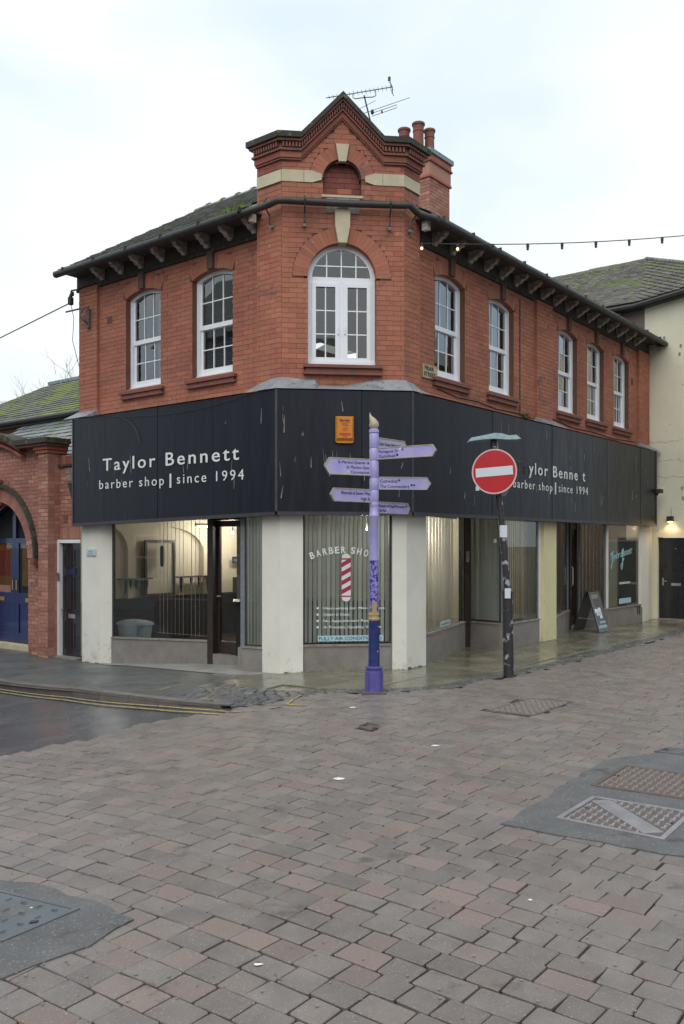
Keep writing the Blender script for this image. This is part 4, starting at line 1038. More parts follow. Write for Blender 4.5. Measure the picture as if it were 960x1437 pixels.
# ================================================================ INSIDE THE LEFT SHOP
int_ = thing('shop_interior', FE(2, -.5, 0), 'cream arched wall with black dado seen through the left shop window', 'interior wall')
MB().box(FE, .28, 5.2, .10, .104, -.2, 3.0).build('wall', 'plaster_dk', int_)
def arches():
    pts = [(.28, .8)]
    for c, h in ((.80, .48), (2.32, .92), (4.25, .80)):
        pts += [(c - h, .8)] + [(x, z) for x, z in [(c - h * math.cos(math.radians(a)), 1.72 + .50 * math.sin(math.radians(a))) for a in range(0, 181, 12)]] + [(c + h, .8)]
    pts += [(5.15, .8), (5.15, 2.98), (.28, 2.98)]
    return pts
MB().prism(FE, arches(), 0, .099).build('arched_wall', 'plaster', int_)
MB().box(FE, .52, 5.15, -.03, .099, -.2, .82).build('dado', 'dark', int_)
MB().box(FE, 5.2, 5.35, -5.2, .1, -.2, 2.98).build('rear_wall', 'plaster', int_)
slab(-.12, -.04, 'shop_floor', 'darkwood', d=.9)
t = thing('wall_mirror', FE(2.05, -.03, .9), 'tall brown framed mirror on the cream wall inside the left window', 'mirror')
MB().ring(FE, [(1.66, .84), (2.43, .84), (2.43, 1.96), (1.66, 1.96), (1.66, .84)], [(1.71, .89), (2.38, .89), (2.38, 1.91), (1.71, 1.91), (1.71, .89)], -.045, -.002).build('frame', 'darkwood', t)
MB().box(FE, 1.70, 2.39, -.02, -.004, .88, 1.92).build('mirrored_wall_panel', 'plaster', t)  # reflected wall is put into this panel as plain plaster colour
t = thing('reflected_lamp', FE(2.0, -.1, 1.6), 'dark ornament of a lamp, built solid in front of the framed mirror', 'reflection')
P = FE(2.02, -.12, 0); MB().lathe(P.x, P.y, [(.01, 1.42), (.035, 1.45), (.045, 1.52), (.045, 1.60), (.05, 1.68), (.045, 1.76), (.045, 1.80), (.03, 1.83), (.008, 1.85)], 12).build('body', 'poledk', t, smooth=True)  # solid dark body stands for a lamp shape mirrored in the frame
MB().tube([P + Vector((0, 0, 1.86)), P + Vector((0, 0, 1.95))], .005, 5).build('hook', 'chrome', t)
for k, (a, b, lb) in enumerate(((1.0, 1.72, 'short wall shelf with hanging tools left of the mirror'), (2.42, 3.55, 'wall shelf with hanging clippers right of the mirror'))):
    t = thing('wall_shelf', FE((a + b) / 2, -.1, 1.2), lb, 'shelf', 'barber shelves on the wall')
    MB().box(FE, a, b, -.2, -.0, 1.19, 1.215).build('shelf_board', 'darkwood', t)
    J = random.Random(k)
    for i in range(5):
        u = a + .1 + (b - a - .2) * i / 4 + J.uniform(-.03, .03); L2 = J.uniform(.1, .34); P = FE(u, -.14, 0)
        MB().lathe(P.x, P.y, [(.012, 1.19 - L2), (.016, 1.19 - L2 * .8), (.03, 1.19 - L2 * .45), (.034, 1.185)], 8).build('clipper', 'poledk', t, smooth=True)
t = thing('counter_till', FE(4.0, -.25, 1), 'black till screen on the counter seen through the left door', 'till')
MB().box(FE, 3.9, 4.5, -.5, -.2, .83, 1.16).build('screen', 'poledk', t); MB().box(FE, 4.1, 4.3, -.42, -.28, .80, .835).build('stand', 'poledk', t)
MB().box(FE, 4.05, 4.35, -.504, -.5, .90, 1.08).build('screen_notice', 'ink', t)
t = thing('wall_notice', FE(4.25, -.01, 1.5), 'small blue notice on the cream wall seen through the left door', 'notice')
MB().box(FE, 4.08, 4.42, -.02, -.002, 1.46, 1.60).build('panel', 'ink', t); text('OPEN', FE(4.12, -.021, 1.49), (vR.x, vR.y, 0), .26, .07, t, 'stickerteal', thick=.002)
t = thing('waste_bin', FL(4.2, 1.0, -.05), 'pale blue plastic bin with lid behind the left shop window', 'bin')
def tapered(fr, cu, cd, w0, w1, d0, d1, z0, z1): return MB().hexa([fr(cu - w0, cd - d0, z0), fr(cu + w0, cd - d0, z0), fr(cu + w0, cd + d0, z0), fr(cu - w0, cd + d0, z0), fr(cu - w1, cd - d1, z1), fr(cu + w1, cd - d1, z1), fr(cu + w1, cd + d1, z1), fr(cu - w1, cd + d1, z1)])
tapered(FL, 4.25, .78, .23, .27, .15, .18, -.04, .40).build('body', 'bin', t); tapered(FL, 4.25, .78, .30, .28, .20, .19, .40, .45).build('lid', 'bin', t); tapered(FL, 4.25, .78, .28, .17, .19, .1, .451, .49).build('lid_top', 'bin', t)
def spot(P, label, e=22, col=(1, .93, .8)):
    t = thing('ceiling_spotlight', P, label, 'light', 'ceiling spotlights inside the shop')
    MB().lathe(P.x, P.y, [(.02, P.z + .03), (.035, P.z + .035), (.04, P.z + .10), (.012, P.z + .13), (.008, P.z + .4)], 10).build('housing', 'chrome', t, smooth=True)
    MB().lathe(P.x, P.y, [(.002, P.z - .005), (.03, P.z + .0), (.034, P.z + .03)], 10).build('bulb', 'downlight', t, smooth=True)
    l = bpy.data.lights.new('spotlight_glow', 'POINT'); l.energy = e; l.color = col; l.shadow_soft_size = .05; o = bpy.data.objects.new('spotlight_glow', l); COL.objects.link(o); o.parent = t; o.location = (0, 0, -.06)
spot(FE(3.55, -.55, 2.10), 'left one of the two lit spotlights seen through the left door', 16)
spot(FE(4.05, -.60, 2.12), 'right one of the two lit spotlights seen through the left door', 16)
t = thing('darkening_box', FC(1, 1.6, 0), 'long black box added to darken the view behind the corner window blind', 'counter')  # added black box, makes the background of the corner blind dark
MB().box(FC, -.6, 2.4, 1.5, 2.1, -.03, .92).build('box_body', 'dark', t); MB().box(FC, -.65, 2.45, 1.46, 2.12, .921, .95).build('box_top', 'darkwood', t)
MB().box(FC, -.6, 2.5, 3.4, 3.5, -.03, 2.98).build('partition', 'riser', int_)  # mid-grey wall, also added to darken the background of that blind
spot(FC(1.55, 1.6, 2.12), 'left lit spotlight above the p of the corner window lettering', 16); spot(FC(1.68, 1.5, 2.12), 'right lit spotlight near the top right of the corner window', 12)
spot(FRt(3.0, 2.4, 2.18), 'lit spotlight behind the pane left of the leaning pole', 18); spot(FRt(3.4, 2.2, 2.18), 'lit spotlight behind the pane right of the leaning pole', 18)
for i, s_ in enumerate(('first', 'second', 'third')): spot(FRt(8.6 + .25 * i, 1.9, 2.22), s_ + ' from the left of three lit spotlights behind the board', 10)
t = thing('strip_light', FE(2.9, -.5, 2.2), 'lit strip light at the top of the left window', 'light')
MB().box(FE, 2.62, 3.1, -.58, -.5, 2.22, 2.25).build('tube', 'downlight', t); MB().box(FE, 2.55, 3.15, -.59, -.49, 2.252, 2.30).build('housing', 'upvc', t)
l = bpy.data.lights.new('strip_glow', 'POINT'); l.energy = 12; l.color = (1, .95, .85); l.shadow_soft_size = .2; o = bpy.data.objects.new('strip_glow', l); COL.objects.link(o); o.parent = t; o.location = (0, 0, -.15)
# upper windows: curtains and venetian blinds inside
def curtain(fr, c, side, label):
    t = thing('curtain', fr(c, .62, 4.7), label, 'curtain', 'curtains in the upper windows')
    m = MB(); n = 14; x0, x1 = (c - .42, c - .1) if side < 0 else (c + .05, c + .42); P = [fr(x0 + (x1 - x0) * i / n, .62 + .03 * math.sin(i * 1.7), 0) for i in range(n + 1)]
    for a, b in zip(P, P[1:]): m.quad(a + Vector((0, 0, 4.62)), b + Vector((0, 0, 4.62)), b + Vector((0, 0, 6.25)), a + Vector((0, 0, 6.25)))
    m.build('cloth', 'curtain', t)
curtain(FRt, 7.75, -1, 'cream curtain inside the fourth upper window along the right wall'); curtain(FRt, 9.29, -1, 'cream curtain inside the last upper window before the cream building')
curtain(FL, 3.46, -1, 'pale curtain inside the upper window nearest the left corner')
def venetian(fr, c, label):
    t = thing('venetian_blind', fr(c, .60, 6.2), label, 'blind', 'venetian blinds in the upper windows'); m = MB()
    for k in range(46):
        z = 4.66 + k * .034; m.hexa([fr(c - .4, .57, z), fr(c + .4, .57, z), fr(c + .4, .60, z + .012), fr(c - .4, .60, z + .012), fr(c - .4, .57, z + .001), fr(c + .4, .57, z + .001), fr(c + .4, .60, z + .013), fr(c - .4, .60, z + .013)])
    o = m.build('slats', 'upvc', t)
venetian(FRt, 1.62, 'venetian blind in the upper window beside the street name'); venetian(FRt, 3.40, 'venetian blind in the second upper window along the right wall'); venetian(FRt, 6.28, 'venetian blind in the upper window just past the brick pilaster'); venetian(FL, 1.72, 'venetian blind in the upper window left of the bay')

# ================================================================ THINGS ON THE BUILDING
t = thing('alarm_box', FC(1.0, -.06, 3.36), 'orange burglar alarm box on the black fascia above the signpost', 'alarm box')
c = 1.0; w = .135
MB().prism(FC, [(c - w, 3.39), (c - w + .025, 3.37), (c + w - .025, 3.37), (c + w, 3.39), (c + w, 3.76), (c - w, 3.76)], -.05, -.003).build('back_box', 'orange', t)
m = MB(); m.hexa([FC(c - w + .025, -.085, 3.44), FC(c + w - .025, -.085, 3.44), FC(c + w, -.0505, 3.40), FC(c - w, -.0505, 3.40), FC(c - w + .025, -.085, 3.74), FC(c + w - .025, -.085, 3.74), FC(c + w, -.0505, 3.76), FC(c - w, -.0505, 3.76)]); m.build('cover', 'orange', t)
text('Barclay', FC(c - .075, -.0865, 3.685), (vC.x, vC.y, 0), .15, .032, t, 'ink', thick=.002, bold=.02)
for z, s_, w_ in ((3.65, 'SECURITY', .10), (3.62, 'SYSTEMS', .09), (3.57, '0905', .08), (3.54, '619516', .08), (3.455, '24 HOUR', .08)): text(s_, FC(c - w_ / 2, -.0865, z), (vC.x, vC.y, 0), w_, .018, t, 'redprint', thick=.002)
MB().box(FC, c - .085, c + .085, -.088, -.085, 3.48, 3.515).build('print_band', 'redprint', t)
t = thing('street_name_sign', FRt(.95, .32, 4.5), 'cream FRIAR STREET name plate on the brick wall', 'street sign')
MB().box(FRt, .74, 1.17, .305, .33, 4.52, 4.75).build('plate', 'streetsign', t)
MB().ring(FRt, [(.74, 4.52), (1.17, 4.52), (1.17, 4.75), (.74, 4.75), (.74, 4.52)], [(.755, 4.532), (1.155, 4.532), (1.155, 4.738), (.755, 4.738), (.755, 4.532)], .301, .3045).build('rim', 'brass', t)
text('FRIAR', FRt(.80, .303, 4.65), (vR.x, vR.y, 0), .27, .068, t, 'ink', bold=.015, thick=.003); text('STREET', FRt(.78, .303, 4.555), (vR.x, vR.y, 0), .34, .066, t, 'ink', bold=.015, thick=.003)
t = thing('house_plaque', FL(4.7, .14, 1.7), 'small blue-edged white plaque on the left cream pier', 'plaque')
MB().box(FL, 4.55, 4.83, .13, .149, 1.67, 1.79).build('plate', 'stickerteal', t); MB().box(FL, 4.565, 4.815, .126, .1295, 1.685, 1.775).build('face', 'signwhite', t)
text('UNION', FL(4.77, .1255, 1.738), (-vL.x, -vL.y, 0), .16, .024, t, 'ink', thick=.001); text('STREET', FL(4.79, .1255, 1.70), (-vL.x, -vL.y, 0), .20, .024, t, 'ink', thick=.001)
t = thing('airbrick', FL(4.40, .32, 5.9), 'dark square vent high in the left brick wall', 'vent')
MB().box(FL, 4.33, 4.47, .318, .34, 5.87, 6.0).build('grille', 'terracotta', t)
for i in range(3): MB().box(FL, 4.345 + i * .045, 4.365 + i * .045, .314, .3179, 5.88, 5.99).build('slot', 'poledk', t)
t = thing('airbrick', FRt(9.95, .32, 5.5), 'small dark vent between the last upper window and the end pilaster', 'vent')
MB().box(FRt, 9.93, 10.05, .318, .34, 5.72, 5.87).build('grille', 'poledk', t)
# cable clamp, bracket and old fixtures at the left end
t = thing('cable_insulator', FL(5.42, .2, 6.6), 'black cable insulator hanging under the left end of the gutter', 'insulator')
MB().tube([FL(5.25, .25, 6.62), FL(5.42, .22, 6.62), FL(5.44, .22, 6.55)], .016, 6).build('bracket', 'wire', t)
P = FL(5.44, .22, 0); MB().lathe(P.x, P.y, [(.04, 6.36), (.055, 6.37), (.055, 6.49), (.04, 6.50), (.02, 6.56)], 10).build('body', 'wire', t, smooth=True)
MB().tube([P + Vector((.03, 0, 6.53)), P + Vector((.03, 0, 6.60))], .035, 8).build('ring', 'wire', t)
MB().tube([P + Vector((0, 0, 6.40)), P + Vector((.06, 0, 6.1)), P + Vector((.02, .05, 5.7)), P + Vector((.16, .1, 5.1)), P + Vector((.2, .1, 4.5))], .006, 4).build('drop_cable', 'wire', t)
t = thing('telephone_cable', P + Vector((0, 0, 6.42)), 'overhead cable running down left from the gutter corner', 'cable')
m = MB(); E0 = P + Vector((0, 0, 6.40)); E1 = Vector((-38, 60, 9.4)); m.tube([E0.lerp(E1, i / 14) + Vector((0, 0, -.12 * 4 * (i / 14) * (1 - i / 14))) for i in range(15)], [.012 + .012 * i / 14 for i in range(15)], 5); m.build('cable', 'wire', t)
t = thing('wall_bracket', FL(5.0, .2, 6.2), 'rusty black iron bracket high on the left pilaster', 'bracket')
MB().tube([FL(5.30, .02, 6.16), FL(4.85, .2, 6.22)], .016, 6).build('arm', 'rust', t)
MB().tube([FL(4.93, .15, 6.20), FL(4.97, .1, 6.10), FL(4.93, .08, 6.02), FL(4.90, .13, 5.96), FL(4.92, .22, 5.94), FL(4.93, .25, 6.05)], .022, 6).build('scroll', 'rust', t)
MB().box(FL, 4.88, 4.96, .22, .27, 5.85, 6.2).build('back_plate', 'rust', t)
# sagging cable clipped over the left fascia and along the right wall
t = thing('sagging_cable', FL(4, 0, 4.1), 'thin black cable looping over the left black fascia', 'cable')
MB().tube([FL(u, -.022, z) for u, z in ((4.6, 4.16), (4.1, 4.13), (3.6, 4.06), (3.35, 3.95), (3.2, 3.80), (3.1, 3.6))], .005, 4).build('cable', 'wire', t)
MB().tube([FL(u, -.022, z) for u, z in ((3.5, 4.06), (2.9, 4.02), (2.3, 4.0), (1.6, 4.02), (.9, 4.08), (.5, 4.15))], .004, 4).build('cable', 'wire', t)
t = thing('wall_cable', FRt(2, .3, 4.4), 'black cable clipped under the sills of the right wall', 'cable')
MB().tube([FRt(u, .318, z) for u, z in ((1.2, 4.40), (1.8, 4.34), (2.5, 4.36), (3.2, 4.31), (4.0, 4.33), (4.6, 4.3))], .008, 4).build('cable', 'wire', t)
MB().tube([FRt(4.1, .318, z) for z in (4.3, 5.2, 6.5)], .010, 5).build('conduit', 'wire', t)
MB().tube([FRt(u, .318, z) for u, z in ((5.5, 4.40), (6.5, 4.32), (7.5, 4.34), (8.8, 4.30), (10.2, 4.36))], .008, 4).build('cable', 'wire', t)
# festoon lights across the right street
t = thing('festoon_lights', FRt(.3, .0, 6.45), 'string of small bulbs stretched from the bay across the right street', 'string lights')
E0 = FRt(.25, .05, 6.44); E1 = Vector((9.6, 14.6, 7.66)); 
def fes(s): return E0.lerp(E1, s) + Vector((0, 0, -.24 * 4 * s * (1 - s)))
MB().tube([fes(i / 20) for i in range(21)], .008, 5).build('cable', 'wire', t)
for i in range(15):
    P = fes(.005 + i * .066)
    MB().lathe(P.x, P.y, [(.022, P.z - .055), (.025, P.z - .01), (.012, P.z + .01)], 8).build('socket', 'wire', t)
    MB().lathe(P.x, P.y, [(.002, P.z - .10), (.018, P.z - .09), (.022, P.z - .075), (.016, P.z - .055)], 8).build('bulb', 'bulb_lit' if i < 2 else 'wire', t, smooth=True)
# floodlight at the end of the right fascia
t = thing('floodlight', FRt(10.75, -.05, 2.9), 'small black floodlight on the far end of the black fascia', 'floodlight')
MB().box(FRt, 10.60, 10.80, -.15, -.03, 3.12, 3.22).build('head', 'wire', t); MB().tube([FRt(10.72, -.05, 3.12), FRt(10.74, .0, 3.05)], .02, 6).build('mount', 'wire', t)
# weeds and moss tufts
J = random.Random(9)
for fr, u, d, z, r, lb in ((FRt, 4.25, .27, 4.25, .10, 'weed tuft rooted in the flashing below the second right-hand window'), (FRt, 11.0, -.05, 6.78, .14, 'weed tuft at the far end of the right gutter'), (FL, .95, .05, 6.90, .13, 'tallest green tuft on the left gutter beside the bay')):
    m = MB(); clump(m, fr(u, d, z), r, 70, J, 1.2); o = m.build('weed_tuft', 'weed' if u != .95 else 'moss'); tag(o, lb, 'weed')

# ================================================================ FINGERPOST
SP = Vector((.407, 11.003)); k11 = 11.003 / 1216
fp = thing('fingerpost', (SP.x, SP.y, 0), 'lilac and blue fingerpost with six direction arms and a gold flame finial', 'signpost')
zf = lambda py: 1.9 + (762 - py) * k11
def lz(name, mat, prof, n=20): return MB().lathe(SP.x, SP.y, prof, n).build(name, mat, fp, smooth=True)
MB().box(FX, SP.x - .16, SP.x + .15, SP.y - .16, SP.y + .15, .0, .022).build('ground_plate', 'rust', fp)
lz('base_drum', 'violet', [(.125, .022), (.118, .05), (.118, .26), (.112, .285), (.10, .29), (.10, .30), (.112, .31), (.112, .325), (.085, .34)])
lz('lower_shaft', 'navy', [(.074, .34), (.068, .90), (.074, .92)])
lz('collar', 'gold', [(.074, .92), (.080, .93), (.080, .945), (.066, .955), (.066, .985), (.072, .99), (.072, 1.0), (.063, 1.01), (.063, 1.04)])
lz('painted_shaft', 'lilac_spots', [(.061, 1.04), (.060, 1.50), (.059, 1.68)]); lz('upper_shaft', 'lilac', [(.059, 1.68), (.056, 2.22), (.066, 2.235), (.066, 2.26), (.056, 2.275), (.056, 2.36)])
MB().box(FX, SP.x - .03, SP.x + .03, SP.y - .068, SP.y - .055, .92, 1.16).build('crest_plate', 'gold', fp)
hz = 2.36; segs = [(2.36, 2.42), (2.425, 2.57), (2.575, 2.72), (2.725, 2.94), (2.945, 3.10), (3.105, 3.29)]
lz('head_shaft', 'lilac', [(.054, 2.36), (.054, 3.29)])
for a, b in segs: lz('arm_collar', 'lilac', [(.0565, a), (.060, a + .008), (.060, b - .008), (.0565, b)])
lz('cap', 'lilac', [(.050, 3.29), (.064, 3.30), (.064, 3.335), (.050, 3.345), (.05, 3.35)])
m = MB(); m.tube([(SP.x, SP.y, 3.345), (SP.x, SP.y, 3.36), (SP.x, SP.y, 3.385), (SP.x - .002, SP.y, 3.42), (SP.x - .018, SP.y, 3.46), (SP.x - .042, SP.y, 3.50), (SP.x - .052, SP.y, 3.535), (SP.x - .05, SP.y, 3.56)], [.03, .052, .062, .06, .042, .02, .008, .002], 14); m.build('flame_finial', 'finial', fp, smooth=True)
def arm(az, z0, z1, L_, lines, sym=(), tilt=0, side=None):
    """az: compass of the arm in plan, degrees from +X towards +Y"""
    D = Vector((math.cos(math.radians(az)), math.sin(math.radians(az)))); n = Vector((D.y, -D.x)); 
    if n.y > 0: n = -n
    fr = F(SP, D, n); h = z1 - z0; zm = (z0 + z1) / 2
    pl = [(.045, z0), (L_ - h * .32, z0), (L_, zm), (L_ - h * .32, z1), (.045, z1)]
    a = MB().prism(fr, pl, -.012, .012).build('sign_arm', 'arm_lilac', fp)
    r = .010; inn = [(.055, z0 + r), (L_ - h * .32 - r * .3, z0 + r), (L_ - r * 1.3, zm), (L_ - h * .32 - r * .3, z1 - r), (.055, z1 - r)]
    MB().ring(fr, pl + [pl[0]], inn + [inn[0]], -.018, .018).build('raised_border', 'finial', a)
    X = Vector((D.x, D.y, 0)); left = D.x < 0
    n_ = len(lines)
    for i, (s_, w_) in enumerate(lines):
        zb = z1 - .022 - (h - .03) * (i + 1) / n_ + (h - .03) / n_ * .22; cp = min(.045, (h - .03) / n_ * .60)
        if left: P = fr(.075 + w_, -.013, zb); text(s_, P, -X, w_, cp, a, 'ink', thick=.002)
        else: text(s_, fr(.075, -.013, zb), X, w_, cp, a, 'ink', thick=.002)
    for (u, z, w, mt) in sym: MB().box(fr, u, u + w, -.0145, -.012, z - w / 2, z + w / 2).build('pictogram', mt, a)
arm(49, zf(638), zf(613), .70, [('Tudor House Heritage Centre', .56), ('Toilets', .18)], [(.30, 3.075, .025, 'ink')])
arm(-33, zf(645.5) , zf(629), .88, [('Foregate St', .28), ('Guildhall', .24)], [(.37, 3.075, .03, 'signwhite'), (.41, 3.065, .02, 'ink'), (.33, 3.0, .028, 'ink')])
arm(180 + 26, zf(668), zf(644.5), .70, [('St Martins Quarter &', .44), ('St Martins Gate', .32), ('Cornmarket', .26)], [(.36, 2.79, .03, 'stickerteal')])
arm(7, zf(687), zf(669), .735, [('Cathedral', .22), ('The Commandery', .38)], [(.31, 2.698, .024, 'ink'), (.47, 2.637, .026, 'ink'), (.505, 2.637, .022, 'ink')])
arm(180 + 38, zf(705.5), zf(687), .70, [('Riverside & Severn Way', .46), ('High St', .15)])
arm(48, zf(720), zf(703.5), .73, [('Museum of Royal Worcester', .55), ('City Bus', .15)], [(.64, 2.385, .026, 'ink'), (.25, 2.335, .035, 'stickerteal')])

# ================================================================ NO ENTRY SIGN
NP = Vector((2.365, 12.289)); kn = 12.289 / 1216
ns = thing('no_entry_sign', (NP.x, NP.y, 0), 'round red no entry sign with white bar on a leaning flaking black pole', 'road sign')
nx = lambda px: (px - 480) * kn
def ntube(name, mat, pts, r, par=ns, n=14): return MB().tube([(x, NP.y + dy, z) for x, dy, z in pts], r, n).build(name, mat, par, smooth=True)
ntube('lower_pole', 'pole', [(nx(714), 0, 0), (nx(713), 0, .6), (nx(712.3), 0, 1.18)], .073)
ntube('pole_shoulder', 'pole', [(nx(712.3), 0, 1.18), (nx(712.1), 0, 1.21), (nx(712), 0, 1.26)], [.08, .08, .05])
ntube('upper_pole', 'pole', [(nx(712), 0, 1.24), (nx(708), 0, 1.75), (nx(703.5), 0, 2.25), (nx(698), 0, 2.8), (nx(693), 0, 3.28)], [.048, .047, .045, .043, .043])
MB().box(FX, nx(706) - .05, nx(706) + .05, NP.y - .055, NP.y - .04, 1.98, 2.15).build('sticker', 'signwhite', ns)
MB().box(FX, nx(712) - .05, nx(712) + .03, NP.y - .085, NP.y - .07, 1.12, 1.26).build('sticker', 'signwhite', ns)
cz_ = 2.905; cx_ = nx(692); yaw = math.radians(-20); Dn = Vector((math.cos(yaw), math.sin(yaw))); Nn_ = Vector((Dn.y, -Dn.x)); fs = F(Vector((cx_, NP.y - .10)), Dn, Nn_); R_ = .318
circ = lambda r: [(r * math.cos(2 * math.pi * i / 48), cz_ + r * math.sin(2 * math.pi * i / 48)) for i in range(48)]
face = MB().prism(fs, circ(R_ - .018), -.004, .0).build('red_disc', 'signred', ns)
cc = circ(R_); ci = circ(R_ - .019); MB().ring(fs, cc + [cc[0]], ci + [ci[0]], -.007, .004).build('rim', 'signrim', ns)
MB().prism(fs, circ(R_ - .001), .0045, .008).build('sign_back', 'grey_metal', ns)
ca_, sa_ = math.cos(math.radians(3.5)), math.sin(math.radians(3.5)); bw, bh = .262, .062
MB().prism(fs, [(x * ca_ - z * sa_, cz_ + x * sa_ + z * ca_) for x, z in ((-bw, -bh), (bw, -bh), (bw, bh), (-bw, bh))], -.0075, -.0045).build('white_bar', 'signwhite', ns)
for z in (cz_ + .12, cz_ - .12): MB().box(fs, -.03, .10, .008, .10, z - .02, z + .02).build('clamp', 'grey_metal', ns)
# grey plate of a second sign behind, and small blue clip
yw = math.radians(62); D2 = Vector((math.cos(yw), math.sin(yw))); f2 = F(Vector((nx(694), NP.y + .02)), D2, Vector((D2.y, -D2.x)))
P8 = [(.42 * math.cos(2 * math.pi * (i + .5) / 8) + .36, 2.81 + .24 * math.sin(2 * math.pi * (i + .5) / 8)) for i in range(8)]
MB().prism(f2, P8, 0, .006).build('second_sign_plate', 'grey_metal', ns); MB().prism(f2, [(u, z) for u, z in P8], -.003, -.001).build('second_sign_face', 'fascia_trim', ns)
MB().box(FX, nx(669) - .02, nx(669) + .03, NP.y - .05, NP.y - .03, 2.64, 2.70).build('clip', 'stickerteal', ns)
# lamp hood
pts = [(657, 620.5), (660, 615.5), (676, 612.5), (692, 609), (702, 609.5), (712, 612.5), (722, 611.5), (729, 617), (721, 618), (708, 618), (692, 617), (676, 618)]
pz = [((px - 692.5) * kn, 1.9 + (762 - py) * kn) for px, py in pts]
fh = F(Vector((nx(692.5), NP.y)), Vector((1, 0)), Vector((0, -1)))
MB().prism(fh, pz, -.13, .12).build('lamp_hood', 'hood', ns)
MB().tube([(nx(692.8), NP.y, 3.27), (nx(692.5), NP.y, 3.40)], [.05, .035], 10).build('hood_stem', 'wire', ns); MB().tube([(nx(698), NP.y - .03, 3.20), (nx(697), NP.y - .05, 3.36)], .012, 6).build('cable_clip', 'cement', ns)

# ================================================================ PAVEMENT BOARD
ab = thing('pavement_board', (5.34, 18.55, 0), 'black folding pavement board with worn white print by the right entrance', 'sandwich board')
Dr = Vector((.64, .77)).normalized(); Dq = Vector((Dr.y, -Dr.x)); fa = F(Vector((5.34, 18.55)), Dr, -Dq)   # d runs along +Dq (right/near)
def lean(d0, d1, name, mat, off, u0=-.27, u1=.27, za=.02, zb=.86, par=ab, th=.02):
    t0, t1 = (za - .02) / .84, (zb - .02) / .84
    a, b = d0 + (d1 - d0) * t0 + off, d0 + (d1 - d0) * t1 + off
    return MB().hexa([fa(u0, a, za), fa(u1, a, za), fa(u1, a + th, za), fa(u0, a + th, za), fa(u0, b, zb), fa(u1, b, zb), fa(u1, b + th, zb), fa(u0, b + th, zb)]).build(name, mat, par)
p1 = lean(.27, .03, 'front_panel', 'blackpaint', 0); p2 = lean(-.30, -.03, 'rear_panel', 'poledk', 0)
for (u0, u1, za, zb, mt) in ((-.2, .15, .72, .80, 'cement'), (-.1, .1, .56, .68, 'rust'), (-.2, -.04, .42, .50, 'white'), (-.02, .1, .30, .52, 'letters'), (-.15, .05, .36, .44, 'signwhite'), (-.22, .2, .10, .16, 'hood'), (-.1, .18, .2, .24, 'hood')):
    lean(.27, .03, 'printed_patch', mt, .0205, u0, u1, za, zb, par=p1, th=.003)
MB().tube([fa(-.25, 0.0, .87), fa(.25, 0.0, .87)], .018, 6).build('hinge', 'wire', ab); MB().tube([fa(-.25, -.2, .3), fa(-.25, .18, .3)], .006, 5).build('stay', 'chrome', ab)

# ================================================================ CREAM BUILDING ON THE RIGHT
cbd = thing('cream_rendered_building', FW(1.5, 1, 0), 'tall stained cream rendered building with mossy hipped tile roof', 'building')
def wslab(s0, s1, d0, d1, z0, za, zb, mat, **k):
    return MB().hexa([FW(s0, d0, z0), FW(s1, d0, z0), FW(s1, d1, z0), FW(s0, d1, z0), FW(s0, d0, za), FW(s1, d0, zb), FW(s1, d1, zb), FW(s0, d1, za)]).build('wall', mat, cbd, **k)
EZF = lambda q: 7.93 if q < -.6 else (7.93 + (q + .6) * .13)
wslab(-.41, -.09, 0, .4, -.4, EZF(-.41) - .05, EZF(-.09) - .05, 'cream_wall'); wslab(-.09, .76, 0, .4, 2.04, EZF(-.09) - .05, EZF(.76) - .05, 'cream_wall'); wslab(.76, 1.75, 0, .4, -.4, EZF(.76) - .05, EZF(1.75) - .05, 'cream_wall')
wslab(-9, -.414, .03, .4, -.4, 7.86, 7.86, 'brown_wall', label='brown rendered upper wall'); wslab(1.45, 1.75, .4, 9, -.4, 8.1, 8.1, 'cream_wall')
dr_ = MB().box(FW, -.085, .755, .10, .15, .02, 2.03).build('door', 'blackpaint', cbd)
for (a, b, z0_, z1_) in ((.04, .30, 1.62, 1.92), (.37, .63, 1.62, 1.92), (.04, .30, 1.0, 1.55), (.37, .63, 1.0, 1.55), (.04, .30, .22, .78), (.37, .63, .22, .78)):
    m = MB(); m.ring(FW, [(a, z0_), (b, z0_), (b, z1_), (a, z1_), (a, z0_)], [(a + .025, z0_ + .025), (b - .025, z0_ + .025), (b - .025, z1_ - .025), (a + .025, z1_ - .025), (a + .025, z0_ + .025)], .088, .0995); m.build('door_panel', 'blackpaint', dr_)
MB().box(FW, .22, .45, .085, .099, .84, .905).build('letter_plate', 'chrome', dr_)
MB().box(FW, .0, .035, .08, .099, .84, 1.03).build('handle_plate', 'chrome', dr_); MB().tube([FW(.018, .09, .95), FW(.018, .04, .95), FW(.12, .04, .95)], .011, 6).build('handle', 'chrome', dr_)
MB().box(FW, -.09, .76, -.01, .10, -.2, .019).build('doorstep', 'riser', cbd); MB().box(FW, .31, .34, .085, .099, 1.74, 1.77).build('spyhole', 'brass', dr_)
# cracks
J = random.Random(4)
for s0, s1, z_ in ((-.3, .75, 4.45), (-.28, .9, 3.95), (-.2, 1.3, 3.60)):
    m = MB(); P = []; s_ = s0; z = z_
    while s_ < s1: P.append((s_, z)); s_ += J.uniform(.03, .1); z += J.uniform(-.03, .035)
    for (a, b), (c_, e) in zip(P, P[1:]):
        w1 = J.uniform(.002, .006); m.quad(FW(a, -.002, b - w1), FW(c_, -.002, e - w1), FW(c_, -.002, e + w1), FW(a, -.002, b + w1))
    m.build('crack', 'cement', cbd)
for s_, z in ((.45, 6.7), (.42, 6.5), (.05, 6.95), (.48, 3.2), (.5, 2.95)): MB().box(FW, s_, s_ + .05, -.004, .0, z, z + .09).build('render_spot', 'cement', cbd)
